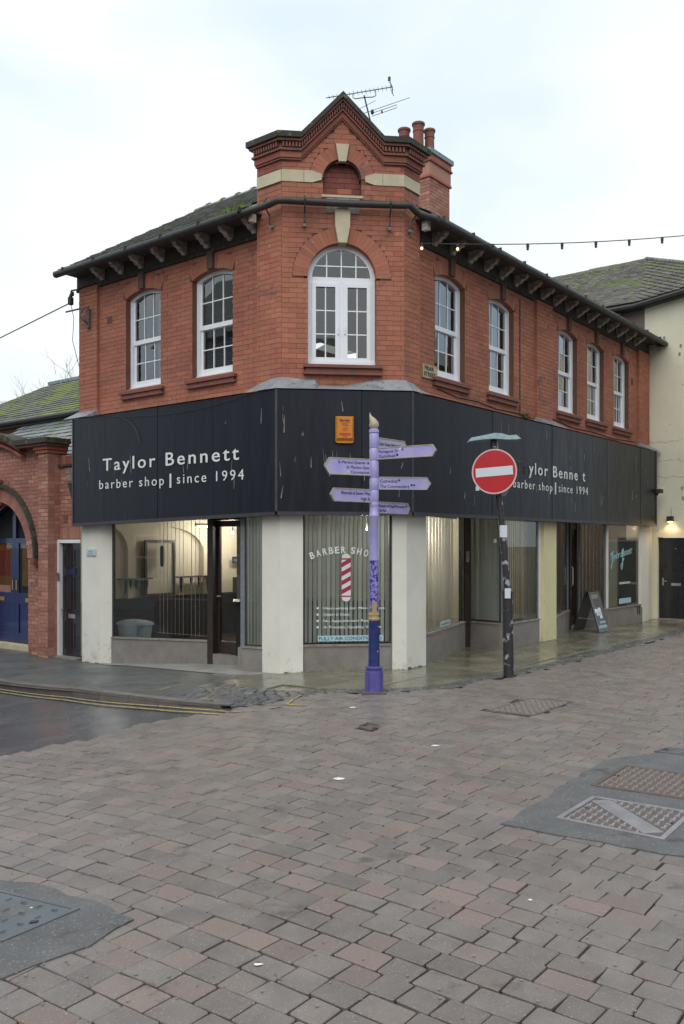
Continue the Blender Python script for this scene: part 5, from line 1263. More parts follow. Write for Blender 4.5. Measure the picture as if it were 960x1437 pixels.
# roof
def poly(par, name, mat, pts, th=.06, **k):
    m = MB(); n = len(pts); m.v = [Vector(p) for p in pts] + [Vector(p) - Vector((0, 0, th)) for p in pts]
    m.f = [tuple(range(n)), tuple(range(2 * n - 1, n - 1, -1))] + [(i, (i + 1) % n, n + (i + 1) % n, n + i) for i in range(n)]; return m.build(name, mat, par, **k)
e0, ez = -.25, 7.93; rz_ = 10.42; rw_ = 4.3; apx = -1.85; hx = 1.9; ezr = EZF(1.9)
rf = poly(cbd, 'roof', 'tile_old', [FW(-12, e0, ez), FW(-.6, e0, ez), FW(apx, rw_, rz_), FW(-12, rw_, rz_)])
poly(cbd, 'roof_corner', 'tile_old', [FW(-.6, e0, ez), FW(hx, e0, ezr), FW(apx, rw_, rz_)])
poly(cbd, 'roof_end', 'tile_old', [FW(hx, e0, ezr), FW(hx, 9, ezr), FW(apx, rw_, rz_)])
poly(cbd, 'rear_roof', 'tile_old', [FW(hx, 9, ezr), FW(-12, 9, ez), FW(-12, rw_, rz_), FW(apx, rw_, rz_)])
upW = (FW(0, rw_, rz_) - FW(0, e0, ez)); lW = upW.length; upW.normalize()
shingles('tiles', rf, FW(-9, e0 - .03, ez), Vector((*(-vL), 0)), upW, 68, 40, .18, .128, 'tile_old', keep=lambda u, v: (u - 9) < hx - (hx - apx) * v / lW - .02 and v < lW - .05, lift=.018, jit=.03, th=.016, zadd=lambda u, v: .13 * max(0, (u - 9) - (-.6 + (apx + .6) * v / lW)))
hipd = (FW(apx, rw_, rz_) - FW(hx, e0, ezr)); nh = 46
for i in range(nh):
    a = FW(hx, e0, ezr) + hipd * (i / nh); b = FW(hx, e0, ezr) + hipd * ((i + 1.15) / nh)
    m = MB(); m.tube([a + Vector((0, 0, .01)), b + Vector((0, 0, .045))], [.085, .065], 7); m.build('hip_tile', 'tile_old', rf)
for i in range(24):
    a = FW(apx - i * .45, rw_, rz_); b = FW(apx - (i + 1) * .45, rw_, rz_); zz = Vector((0, 0, RNG.uniform(-.012, .012))); MB().tube([a + zz, b + zz], .07, 7).build('ridge_tile', 'tile_old', rf)
eb = MB(); eb.box(FW, -9, -.6, -.20, .0, 7.78, 7.862); eb.hexa([FW(q, d, z + (EZF(q) - 7.93)) for z in (7.78, 7.87) for q, d in ((-.6, -.2), (hx, -.2), (hx, .0), (-.6, .0))]); eb.build('eaves_board', 'gutter', cbd); MB().tube([FW(-9, -.29, 7.86), FW(-.6, -.29, 7.84), FW(hx, -.29, 7.84 + EZF(hx) - 7.93)], .065, 8).build('gutter', 'gutter', cbd)
# outside lamp over the door
wl = thing('wall_lamp', FW(.25, -.1, 2.45), 'small black wall lamp glowing warm above the black door', 'wall lamp')
MB().box(FW, .18, .32, -.16, -.03, 2.43, 2.56).build('housing', 'wire', wl); MB().box(FW, .20, .30, -.03, .0, 2.46, 2.54).build('mount', 'wire', wl)
MB().box(FW, .205, .295, -.14, -.05, 2.42, 2.4295).build('lens', 'glow', wl)
MB().tube([FW(.25, -.01, 2.54), FW(.25, -.01, 2.78)], .006, 5).build('supply_cable', 'cement', wl)
l = bpy.data.lights.new('lamp_light', 'SPOT'); l.energy = 7; l.spot_size = math.radians(140); l.spot_blend = .5; l.color = (1, .68, .34); l.shadow_soft_size = .04
o = bpy.data.objects.new('lamp_light', l); COL.objects.link(o); o.parent = wl; o.location = FW(.25, -.10, 2.405) - ROOTLOC[wl]

# ================================================================ ARCHED BRICK BUILDING ON THE LEFT
lb = thing('arched_brick_building', FL(7.5, .3, -.3), 'single-storey old red brick building with arched blue doorway and curved parapet', 'building')
AC, AR2, AS2 = 8.02, 1.15, 1.60
def lh(ring):
    def f(z):
        rr = AR2 + (.36 if ring else .06)
        if z < AS2: return [(AC - AR2, AC + AR2)]
        if z < AS2 + rr:
            w = math.sqrt(max(rr * rr - (z - AS2) ** 2, 0)); return [(AC - w, AC + w)]
        return []
    return f
def partop(u): return 3.80 if abs(u - AC) > 1.1 else 3.80 + .30 * math.cos(math.pi / 2 * abs(u - AC) / 1.1)
lw = brick_wall(lb, FL, 6.30, 10.4, -.6, 4.2, .22, lh(True), lh(False), mat='brick_old', mort='mortar_pale', solo=260, topfn=partop, gap=.009, thick=.35)
brick_wall(lb, FL, 5.255, 6.0, 1.98, 3.40, .36, mat='brick_old', mort='mortar_pale', gap=.009)
for k in range(10): MB().box(FL, 5.26 + k * .074, 5.26 + k * .074 + .066, .33, .5, 3.40, 3.56).build('coping_brick', 'brick_dark', lb)
MB().box(FL, 5.255, 6.0, .31, .34, 3.36, 3.398).build('coping_course', 'coping', lb)
# stepped parapet above old grey stones
for a, b, z0_, z1_ in ((5.45, 5.62, 3.22, 3.33), (5.65, 5.8, 3.22, 3.33), (5.50, 5.75, 3.08, 3.2)): MB().box(FL, a, b, .345, .38, z0_, z1_).build('grey_stone', 'cement', lb)
# pilaster
pl_ = MB()
for k, (a, b) in enumerate(rows(-.55, 3.62)): pl_.box(FL, 6.0, 6.32, .106, .40, a, b)
po = pl_.build('pilaster', 'mortar_pale', lb); m = MB()
for k, (a, b) in enumerate(rows(-.55, 3.62)):
    x = 6.0 + (.22 if k % 2 else .10)
    for s, e in ((6.0, x), (x, 6.32)): m.box(FL, s + .004, e - .004, .10 - RNG.uniform(0, .004), .25, a + .004, b - .004)
    m.box(FL, 5.997, 6.1, .1 + (.01 if k % 2 else .005), .24, a + .004, b - .004); m.box(FL, 5.997, 6.1, .248, .36, a + .004, b - .004)
o = m.build('brickwork', 'brick_old', po); o['kind'] = 'stuff'
for e, z0_, z1_, mt in ((.04, 3.62, 3.68, 'brick_dark'), (.07, 3.681, 3.75, 'brick_dark'), (.11, 3.751, 3.80, 'terracotta'), (.16, 3.801, 3.90, 'coping')):
    MB().box(FL, 6.0 - e, 6.95 if z0_ > 3.7 else 6.32 + e, .10 - e, .5, z0_, z1_).build('pilaster_cap', mt, lb)
for off, th_, pr, mt in ((.05, .10, .02, 'coping'), (-.03, .07, .06, 'brick_dark'), (-.17, .05, .09, 'brick_dark')):
    us = [6.92 + (9.12 - 6.92) * i / 20 for i in range(21)]
    MB().ring(FL, [(u, partop(u) + off + .0) for u in us], [(u, partop(u) + off - th_) for u in us], pr - .0, .5).build('parapet_moulding', mt, lb)
# arch
voussoirs(lb, FL, AC, AS2, AR2, AR2 + .30, 0, 180, 44, .205, 'brick_old', depth=.2)
MB().ring(FL, arc(AC, AS2, AR2 + .37, 0, 180, 30), arc(AC, AS2, AR2 + .305, 0, 180, 30), .13, .24).build('hood_mould', 'coping', lb)
MB().box(FL, AC - AR2 - .38, AC - AR2 - .26, .10, .22, AS2 - .14, AS2 - .002).build('mould_stop', 'terracotta', lb)
MB().ring(FL, arc(AC, AS2, AR2 + .07, 0, 180, 30), arc(AC, AS2, AR2 - .01, 0, 180, 30), .406, .60).build('arch_soffit', 'brick_dark', lb)
MB().prism(FL, [(AC - .10, 2.68), (AC + .10, 2.68), (AC + .17, 3.12), (AC - .17, 3.12)], .05, .25).build('keystone', 'stone', lb); MB().box(FL, AC - .24, AC + .24, .03, .25, 3.121, 3.19).build('keystone_cap', 'terracotta', lb)
text('W', FL(AC - .02, .045, 2.95), (-vL.x, -vL.y, 0), .09, .09, lb, 'ink', thick=.004)
# blue double doors
bd = MB(); d_ = .62
bd.ring(FL, arc(AC, AS2, AR2, 0, 180, 24), arc(AC, AS2, AR2 - .09, 0, 180, 24), d_, d_ + .08); bd.box(FL, AC - AR2, AC - AR2 + .09, d_, d_ + .08, -.2, AS2); bd.box(FL, AC + AR2 - .09, AC + AR2, d_, d_ + .08, -.2, AS2)
bfr = bd.build('door_frame', 'bluepaint', lb)
MB().box(FL, AC - AR2, AC + AR2, .40, .85, -.55, -.19).build('doorstep', 'stone', lb)
MB().prism(FL, [(AC + AR2 - .1, 2.0), (AC - AR2 + .1, 2.0)][::1] + [(x, z) for x, z in arc(AC, AS2, AR2 - .08, 159, 21, 16)], d_ + .05, d_ + .07).build('fanlight', 'dark', bfr)
MB().box(FL, AC - .06, AC + .06, d_ - .01, d_ + .07, 2.0, AS2 + AR2 - .02).build('fanlight_bar', 'bluepaint', bfr)
for s_ in (-1, 1):
    x0, x1 = (AC - AR2 + .09, AC - .002) if s_ < 0 else (AC + .002, AC + AR2 - .09)
    m = MB(); st = .13
    m.box(FL, x0, x0 + st, d_ + .01, d_ + .06, -.18, 2.0); m.box(FL, x1 - st, x1, d_ + .01, d_ + .06, -.18, 2.0)
    m.box(FL, x0 + st, x1 - st, d_ + .011, d_ + .059, -.18, .02); m.box(FL, x0 + st, x1 - st, d_ + .011, d_ + .059, .62, .86); m.box(FL, x0 + st, x1 - st, d_ + .011, d_ + .059, 1.90, 2.0)
    dd = m.build('door', 'bluepaint', lb)
    MB().box(FL, x0 + st, x1 - st, d_ + .03, d_ + .05, .02, .62).build('door_panel', 'bluepaint', dd)
    m = MB(); m.quad(FL(x0 + st, d_ + .03, .86), FL(x1 - st, d_ + .03, .86), FL(x1 - st, d_ + .03, 1.9), FL(x0 + st, d_ + .03, 1.9)); m.build('pane', 'shopglass', dd)
    xm = (x0 + x1) / 2; MB().box(FL, xm - .13, xm + .13, d_ - .002, d_ + .009, .68, .76).build('letter_plate', 'brass', dd)
    xh = x1 - .07 if s_ < 0 else x0 + .07; MB().box(FL, xh - .02, xh + .02, d_ - .01, d_ + .009, .92, 1.12).build('handle', 'brass', dd)
    MB().box(FL, x0 + st, x1 - st, d_ + .09, d_ + .10, 1.0, 1.9).build('poster', 'orange' if s_ > 0 else 'amber', dd); MB().box(FL, x0 + st + .2, x1 - st - .15, d_ + .08, d_ + .089, 1.2, 1.75).build('poster', 'redprint' if s_ > 0 else 'orange', dd)
MB().box(FL, AC - 1.3, AC + 1.3, 1.3, 1.4, -.5, 3).build('lobby_wall', 'dark', lb)
# black door
MB().ring(FL, [(5.252, 1.965), (6.0, 1.965), (6.0, -.27)], [(5.252, 1.90), (5.94, 1.90), (5.94, -.27)], .30, .42).build('door_frame', 'upvc', lb)
bdoor = MB().box(FL, 5.252, 5.938, .38, .42, -.25, 1.898).build('door', 'blackpaint', lb, label='narrow black panelled door')
for (a, b, z0_, z1_) in ((5.31, 5.56, 1.42, 1.78), (5.63, 5.88, 1.42, 1.78), (5.31, 5.56, .62, 1.28), (5.63, 5.88, .62, 1.28), (5.31, 5.56, -.12, .40), (5.63, 5.88, -.12, .40)):
    MB().ring(FL, [(a, z0_), (b, z0_), (b, z1_), (a, z1_), (a, z0_)], [(a + .025, z0_ + .025), (b - .025, z0_ + .025), (b - .025, z1_ - .025), (a + .025, z1_ - .025), (a + .025, z0_ + .025)], .368, .3795).build('door_panel', 'blackpaint', bdoor)
MB().box(FL, 5.52, 5.74, .37, .379, .47, .55).build('letter_plate', 'chrome', bdoor); MB().box(FL, 5.905, 5.93, .36, .379, .5, .66).build('handle_plate', 'chrome', bdoor); MB().tube([FL(5.915, .37, .62), FL(5.915, .33, .62), FL(5.84, .33, .62)], .01, 6).build('handle', 'chrome', bdoor)
MB().box(FL, 5.50, 5.76, .366, .378, 1.30, 1.41).build('notice', 'ink', bdoor); MB().box(FL, 5.25, 6.0, .2, .5, -.5, -.255).build('doorstep', 'riser', lb)
MB().box(FL, 5.92, 5.98, .285, .299, 1.18, 1.33).build('entry_phone', 'chrome', lb)
for k in range(9): MB().box(FL, 5.27 + k * .08, 5.27 + k * .08 + .072, .352, .45, 1.98, 2.19).build('lintel_brick', 'brick_old', lb)
t = thing('airbrick', FL(5.75, .35, 2.3), 'dark square vent above the narrow black door', 'vent'); MB().box(FL, 5.74, 5.86, .345, .37, 2.30, 2.43).build('grille', 'terracotta', t)
t = thing('rainwater_hopper', FL(5.35, .25, 3.0), 'black rainwater hopper beside the left end of the fascia', 'drain hopper')
tapered(FL, 5.30, .25, .06, .15, .06, .1, 2.72, 3.02).build('hopper', 'gutter', t); MB().tube([FL(5.20, .22, 2.75), FL(5.10, .25, 2.2), FL(5.10, .25, -.2)], .022, 8).build('downpipe', 'gutter', t)
# lower slate roof, slates as single pieces
lr = poly(lb, 'roof', 'slate_wet', [FL(5.26, .42, 3.50), FL(10.5, .42, 3.50), FL(10.5, 2.35, 4.72), FL(5.26, 2.35, 4.72)])
upl = (FL(0, 2.35, 4.72) - FL(0, .42, 3.50)).normalized()
shingles('slates', lr, FL(5.27, .40, 3.50), Vector((*vL, 0)), upl, 20, 11, .26, .205, 'slate_wet', solo=230, jit=.03, keep=lambda u, v: 0 < u < 5.2)
# building behind with the mossy hipped roof
hb = thing('slate_roofed_building', FL(11, 4, 0), 'low building behind with a mossy hipped slate roof', 'building')
MB().box(FL, 5.3, 15.5, 2.5, 2.8, -.5, 4.84).build('wall', 'brick_old', hb)
hr = poly(hb, 'roof', 'slate_moss', [FL(5.3, 2.3, 4.88), FL(15.8, 2.3, 4.88), FL(13.3, 4.95, 6.42), FL(5.3, 4.95, 6.42)])
poly(hb, 'roof_end', 'slate_moss', [FL(15.8, 2.3, 4.88), FL(15.8, 7.5, 4.88), FL(13.3, 4.95, 6.42)])
upm = (FL(0, 4.95, 6.42) - FL(0, 2.3, 4.88)); lm = upm.length; upm.normalize()
shingles('slates', hr, FL(5.4, 2.28, 4.88), Vector((*vL, 0)), upm, 42, 17, .25, .185, 'slate_moss', keep=lambda u, v: u + 5.4 < 15.8 - 2.5 * v / lm and v < lm - .1, jit=.03)
for i in range(16): MB().box(FL, 5.4 + i * .5, 5.4 + i * .5 + .485, 4.85, 5.05, 6.41, 6.50).build('ridge_tile', 'grey_metal', hr)
MB().tube([FL(5.3, 2.22, 4.84), FL(15.8, 2.22, 4.84)], .055, 8).build('gutter', 'gutter', hb); MB().box(FL, 5.3, 15.6, 2.3, 2.5, 4.74, 4.83).build('eaves_board', 'gutter', hb)
# distant office block
ob = thing('office_block', (-36, 82, 0), 'pale blue glass office block far off at the left edge', 'building')
obf = F((-48, 80), (1, 0), (0, -1)); 
MB().box(obf, 0, 17.0, .2, 14, 0, 14.6).build('body', 'officeglass', ob); MB().box(obf, 0, 17.2, -.2, 14, 14.6, 15.0).build('roof_edge', 'white', ob)
for i in range(9): MB().box(obf, i * 2.1, i * 2.1 + .15, .0, .2, 0, 14.6).build('mullion', 'white', ob)
for z in (3, 6, 9, 12): MB().box(obf, 0, 17, .02, .2, z, z + .3).build('floor_band', 'white', ob)
# bare tree
tr = thing('bare_tree', (-9.3, 31, 0), 'leafless tree showing its twigs behind the mossy roof', 'tree')
J = random.Random(21)
tm = MB(); tm.tube([(-9.3, 31, 0), (-9.25, 31, 2.5), (-9.3, 31, 5)], [.22, .17, .12], 8); tm.build('trunk', 'bark', tr)
bm_ = MB()
def branch(p, d, L_, r, dep):
    q = [p]; dd = d.copy()
    for i in range(4):
        dd = (dd + Vector((J.uniform(-.22, .22), J.uniform(-.22, .22), J.uniform(-.05, .2)))).normalized(); q.append(q[-1] + dd * L_ / 4)
    bm_.tube(q, [r * (1 - .16 * i) for i in range(5)], 5, caps=False)
    if dep:
        for k in range(4):
            s = J.choice(q[1:]); a = (dd + Vector((J.uniform(-1, 1), J.uniform(-1, 1), J.uniform(-.1, .6)))).normalized(); branch(s, a, L_ * .62, r * .5, dep - 1)
for k in range(8):
    a = k * .8; branch(Vector((-9.3, 31, 4 + k * .15)), Vector((math.cos(a) * .7, math.sin(a) * .7, 1)).normalized(), 2.3, .03, 3)
bm_.build('branches', 'bark', tr)

# ================================================================ GROUND
def inpoly(p, poly):
    x, y = p[0], p[1]; c = False; n = len(poly)
    for i in range(n):
        x1, y1 = poly[i][:2]; x2, y2 = poly[(i + 1) % n][:2]
        if (y1 > y) != (y2 > y) and x < (x2 - x1) * (y - y1) / (y2 - y1) + x1: c = not c
    return c
def sheet(name, mat, pts, zfn, off, kind='structure', parent=None, th=0):
    bm = bmesh.new(); vs = [bm.verts.new((p[0], p[1], 0)) for p in pts]; bm.faces.new(vs); bmesh.ops.triangulate(bm, faces=bm.faces[:])
    xs = [-5.4 + .3 * i for i in range(20)]
    for x in xs: bmesh.ops.bisect_plane(bm, geom=bm.verts[:] + bm.edges[:] + bm.faces[:], plane_co=(x, 0, 0), plane_no=(1, 0, 0), dist=1e-5)
    for v in bm.verts: v.co.z = zfn(v.co.x) + off
    if th:
        r = bmesh.ops.extrude_face_region(bm, geom=bm.faces[:])
        for g in r['geom']:
            if isinstance(g, bmesh.types.BMVert): g.co.z -= th
    bmesh.ops.recalc_face_normals(bm, faces=bm.faces)
    for f in bm.faces:
        if not th and f.normal.z < 0: f.normal_flip()
    me = bpy.data.meshes.new(name); bm.to_mesh(me); bm.free(); me.materials.append(M[mat]); o = bpy.data.objects.new(name, me); COL.objects.link(o)
    ROOTLOC[o] = Vector((0, 0, 0))
    if parent: o.parent = parent
    if kind: o['kind'] = kind
    return o
kerb = [(-5.408, 13.70), (-3.989, 12.766), (-2.899, 11.75), (-2.083, 11.015), (-1.475, 10.548)]
kerbL = [(-12.7, 19.5)] + kerb
cob = [(-1.475, 10.548), (-1.682, 10.80), (-2.188, 11.468), (-1.95, 11.9), (-1.624, 12.2), (-1.302, 11.726), (-.93, 11.45), (-.408, 11.20), (-.40, 10.86), (-.696, 10.578), (-1.148, 10.34)]
strip_ = [(-.408, 11.016), (.453, 11.007), (1.39, 11.27), (1.969, 11.971), (2.989, 12.98), (4.156, 14.44), (5.135, 15.611), (7.238, 18.337), (9.5, 20.6)]
road = [(-5.404, 13.691), (-3.959, 12.668), (-2.625, 11.399), (-1.6, 10.45), (-1.30, 9.85), (-2.06, 9.86), (-2.58, 9.35), (-3.16, 8.99), (-3.53, 8.76), (-7, 7.0), (-14, 3), (-24, 9), (-13.5, 20)]
gs = sheet('ground', 'grout', [(-400, -400), (400, -400), (400, 400), (-400, 400)], rz, -.045)
sheet('road', 'tarmac', road, rz, -.012)
foot = kerbL + [(-1.55, 10.70), (-1.682, 10.80), (-2.188, 11.468), (-1.95, 11.9), (-1.5, 12.75), xy(FL(.9, .1, 0)), xy(FL(.9, 1.0, 0)), xy(FL(5.0, 1.0, 0)), xy(FL(14, 1.5, 0))]
sheet('pavement', 'footway', foot, gz, -.004)
sheet('concrete_apron', 'apron', [(-4.35, 15.42), (-3.70, 14.98), (-1.60, 12.95), (-1.2, 12.85), xy(FL(.6, .4, 0)), xy(FL(.9, 1.2, 0)), xy(FL(3.9, 1.2, 0))], gz, .004)

def lay(name, parent, region, D, rh, lens, gap, zfn, top, mat, limit, excl=(), bx=None, depth=.05, bev=.006, jit=.006, tilt=.008, wob=.0, variants=10, view=None, stuffname=None, seed=1, rhj=0):
    """rows of blocks laid along D inside the region; nearest ones are single objects sharing mesh data"""
    J = random.Random(seed); D = Vector(D).normalized(); Nn = Vector((-D.y, D.x)); ang = math.atan2(D.y, D.x)
    xs = [Vector(p[:2]).dot(D) for p in region]; ys = [Vector(p[:2]).dot(Nn) for p in region]
    cells = []; r = min(ys); k = 0
    while r < max(ys):
        h = rh * (1 + J.uniform(-rhj, rhj)); x = min(xs) - J.uniform(0, lens[-1])
        while x < max(xs):
            li = J.randrange(len(lens)); l = lens[li]; c = D * (x + l / 2) + Nn * (r + h / 2 + wob * math.sin(x * 1.3 + r))
            if inpoly(c, region) and not any(inpoly(c, e) for e in excl) and (view is None or view(c)): cells.append((c, li, h))
            x += l
        r += h; k += 1
    cells.sort(key=lambda c: c[0].length)
    def shape(l, h, JJ):
        hx_, hy_ = l / 2 - gap / 2, h / 2 - gap / 2
        cs = [(sx_ * hx_ + JJ.uniform(-jit, jit), sy_ * hy_ + JJ.uniform(-jit, jit)) for sx_, sy_ in ((-1, -1), (1, -1), (1, 1), (-1, 1))]
        # eight-sided outline, softened corners
        o = []
        for i in range(4):
            p, q, pr = Vector(cs[i]), Vector(cs[(i + 1) % 4]), Vector(cs[i - 1]); cc_ = bev * 1.3
            o.append(p + (pr - p).normalized() * cc_ * JJ.uniform(.5, 1.6)); o.append(p + (q - p).normalized() * cc_ * JJ.uniform(.5, 1.6))
        t_ = [p * (1 - bev / max(p.length, .01)) for p in o]
        n = 8; v = [(*p, 0.0) for p in t_] + [(*p, -bev * .7) for p in o] + [(*p, -depth) for p in o]
        f = [tuple(range(n))] + [(n + i, n + (i + 1) % n, (i + 1) % n, i) for i in range(n)] + [(2 * n + i, 2 * n + (i + 1) % n, n + (i + 1) % n, n + i) for i in range(n)]
        return v, f
    lib = {}
    big_v, big_f = [], []
    for idx, (c, li, h) in enumerate(cells):
        vi = J.randrange(variants); hk = round(h / rh, 1) if rhj else 1; key = (li, vi, hk)
        if key not in lib: 
            v, f = shape(lens[li], rh * hk, random.Random(hash(key) & 0xffff)); me = bpy.data.meshes.new(name); me.from_pydata(v, [], f); me.materials.append(M[mat]); lib[key] = (me, v, f)
        me, v, f = lib[key]
        e = .05; slope = (zfn(c.x + e) - zfn(c.x - e)) / (2 * e)
        z = zfn(c.x) + top + J.uniform(-.0022, .0022)
        Mx = Matrix.Translation((c.x, c.y, z)) @ Matrix.Rotation(-math.atan(slope) + J.uniform(-tilt, tilt), 4, 'Y') @ Matrix.Rotation(J.uniform(-tilt, tilt), 4, 'X') @ Matrix.Rotation(ang + J.uniform(-.012, .012) + (math.pi if J.random() < .5 else 0), 4, 'Z')
        if idx < limit:
            o = bpy.data.objects.new(name, me); COL.objects.link(o); o.parent = parent; o.matrix_local = Mx
        else:
            b = len(big_v); big_v += [tuple(Mx @ Vector(p)) for p in v]; big_f += [tuple(b + q for q in g) for g in f]
    if big_v:
        me = bpy.data.meshes.new(stuffname or name + 's'); me.from_pydata(big_v, [], big_f); me.materials.append(M[mat]); o = bpy.data.objects.new(stuffname or name + 's', me); COL.objects.link(o); o.parent = parent; o['kind'] = 'stuff'
    return len(cells)
pavR = [(1.13, 5.849), (1.28, 6.08), (1.642, 6.545), (2.0, 7.1), (2.422, 7.60), (3.3, 7.95), (4.3, 6.6), (2.9, 4.95), (2.2, 5.22), (1.887, 5.398)]
pavL = [(-2.6, 5.5), (-2.047, 5.185), (-1.633, 4.903), (-1.113, 4.48), (-1.268, 4.223), (-1.564, 3.963), (-2.6, 3.4)]
far_ = [(1.61, 9.79), (2.31, 10.598), (2.769, 10.361), (2.10, 9.50)]
small_ = [(.17, 8.965), (.292, 9.103), (.413, 8.96), (.282, 8.792)]
def grow_(P, k):
    c = sum((Vector(p) for p in P), Vector((0, 0))) / len(P); return [tuple(Vector(p) + (Vector(p) - c).normalized() * k) for p in P]
region = [(-1.306, 10.0), (-2.071, 10.074), (-2.592, 9.551), (-3.172, 9.185), (-3.537, 8.961), (-7, 7.2), (-8, 2.0), (-3, .2), (3.5, .2), (8.5, 6), (10.5, 12), (13, 17.0), (9.7, 20.4)] + strip_[-2::-1] + [(-.40, 10.9), (-.696, 10.578), (-1.148, 10.34)]
pavR_in = grow_(pavR, -.12); pavL_in = grow_(pavL, -.12)
paving = sheet('paving', 'grout', region, rz, -.022)
view = lambda c: c.y > .6 and abs(c.x) < .40 * c.y + 2.2
lay('paver', paving, region, (-vL.x, -vL.y), .163, [.255, .205, .165, .245, .225, .185], .008, rz, 0, 'paver', 300, excl=(far_, small_), view=lambda c: view(c) and not (inpoly(c, pavR_in) or inpoly(c, pavL_in)), jit=.0055, wob=.02, seed=5, bev=.0055)
def grow(P, k):
    c = sum((Vector(p) for p in P), Vector((0, 0))) / len(P); return [tuple(Vector(p) + (Vector(p) - c).normalized() * k) for p in P]
def ragged(P, a, seed):
    J = random.Random(seed); o = []
    for p, q in zip(P, P[1:] + P[:1]):
        p, q = Vector(p), Vector(q); n = max(1, int((q - p).length / .12))
        for i in range(n): o.append(tuple(p.lerp(q, i / n) + Vector((J.uniform(-a, a), J.uniform(-a, a)))))
    return o
sheet('tarmac_patch', 'patch', ragged(grow(pavR, .05), .022, 1), rz, .008, th=.03); sheet('tarmac_patch', 'patch', ragged(grow(pavL, .05), .022, 2), rz, .008, th=.03)
flags = [xy(FL(.9, .12, 0)), (-1.6, 12.80), (-1.85, 12.2), (-1.62, 12.15), (-1.3, 11.72), (-.93, 11.47), (-.408, 11.18)] + [(p[0] - .12, p[1] + .16) for p in strip_[1:]] + [(9.6, 21.5), xy(FRt(11.1, 1.1, 0)), xy(FRt(.5, 1.1, 0)), xy(FC(1, .6, 0)), xy(FL(.9, .6, 0))]
fl = sheet('flagstone_pavement', 'flag', flags, gz, -.014)
lay('flagstone', fl, flags, (vR.x, vR.y), .60, [.9, .75, .62, 1.05], .008, gz, .0, 'flag', 300, jit=.004, tilt=.004, seed=8, bev=.005)
cs = sheet('cobble_strip', 'grout', cob, gz, -.012)
lay('cobble', cs, cob, (.97, -.25), .115, [.16, .13, .19], .018, gz, .006, 'cobble', 300, jit=.012, tilt=.05, seed=3, bev=.014, rhj=.1, depth=.03)
st_out = strip_; stp = st_out + [(p[0] - .17, p[1] + .20) for p in st_out[::-1]]
sheet('cobble_edge_bed', 'grout', stp, gz, -.010)
cs2 = sheet('cobble_edge', 'grout', stp, gz, -.006)
for i, (a, b) in enumerate(zip(strip_, strip_[1:])):
    a, b = Vector(a), Vector(b); D = (b - a).normalized(); Nn = Vector((-D.y, D.x)); 
    quad_ = [a, b, b + Nn * .25, a + Nn * .25]
    lay('cobble', cs2, quad_, D, .085, [.12, .15, .10], .014, gz, .004, 'cobble', 60, jit=.01, tilt=.04, seed=20 + i, bev=.010, depth=.025)
# kerbstones
kb = sheet('kerb', 'kerb', [kerbL[0], kerbL[1], kerbL[2], kerbL[3], kerbL[4], kerbL[5], (-1.36, 10.47), (-2.0, 10.93), (-2.83, 11.68), (-3.93, 12.69), (-5.36, 13.62), (-12.65, 19.4)], gz, -.03)
for a, b in zip(kerbL, kerbL[1:]):
    a, b = Vector(a), Vector(b); D = (b - a); L_ = D.length; D.normalize(); Nn = Vector((-D.y, D.x)); n = max(1, round(L_ / .85))
    if Nn.y < 0: Nn = -Nn
    for i in range(n):
        p, q = a + D * (L_ * i / n + .004), a + D * (L_ * (i + 1) / n - .004); m = MB()
        fz = lambda v: gz(v.x) + .004
        c8 = [p, q, q + Nn * .13, p + Nn * .13]
        m.hexa([Vector((v.x, v.y, fz(v) - .2)) for v in c8] + [Vector((v.x, v.y, fz(v) - (.012 if k < 2 else 0))) for k, v in enumerate(c8)])
        m.build('kerbstone', 'kerb', kb)
# yellow lines
def ribbon(name, pts, w, zf_, off, mat='yellow', parent=None):
    m = MB(); P = []
    fine = []
    for a, b in zip(pts, pts[1:]):
        a, b = Vector(a), Vector(b); n = max(1, int((b - a).length / .3)); fine += [a.lerp(b, i / n) for i in range(n)]
    fine.append(Vector(pts[-1])); J = random.Random(len(pts))
    for i, p in enumerate(fine):
        d = (fine[min(i + 1, len(fine) - 1)] - fine[max(i - 1, 0)]).normalized(); nn = Vector((-d.y, d.x)); ww = w * J.uniform(.8, 1.1)
        P.append((Vector((*(p + nn * ww / 2), zf_((p + nn * ww / 2).x) + off)), Vector((*(p - nn * ww / 2), zf_((p - nn * ww / 2).x) + off))))
    for (a, b), (c_, e) in zip(P, P[1:]): m.quad(a, c_, e, b)
    o = m.build(name, mat, parent); 
    if not parent: struct(o)
    return o
ribbon('yellow_line', [(-12.2, 18.6), (-5.40, 13.56), (-3.96, 12.55), (-2.70, 11.35), (-1.9, 10.55), (-1.25, 10.0), (-.95, 9.95)], .05, rz, .006)
ribbon('yellow_line', [(-12.3, 18.35), (-5.40, 13.38), (-3.97, 12.36), (-2.74, 11.18), (-2.0, 10.42), (-1.35, 9.90)], .05, rz, .006)
ribbon('yellow_line', [(-.66, 10.30), (-.53, 10.20), (-.42, 10.20)], .08, rz, .006); ribbon('yellow_line', [(-.52, 10.85), (-.60, 10.6), (-.66, 10.3)], .05, rz, .009)
ribbon('yellow_line', [(-.85, 10.1), (-.72, 10.15)], .05, rz, .006)
ribbon('yellow_mark', [(-2.55, 12.0), (-2.42, 12.25)], .05, gz, .003); ribbon('yellow_mark', [(-1.78, 11.0), (-1.62, 10.9)], .05, gz, .012)
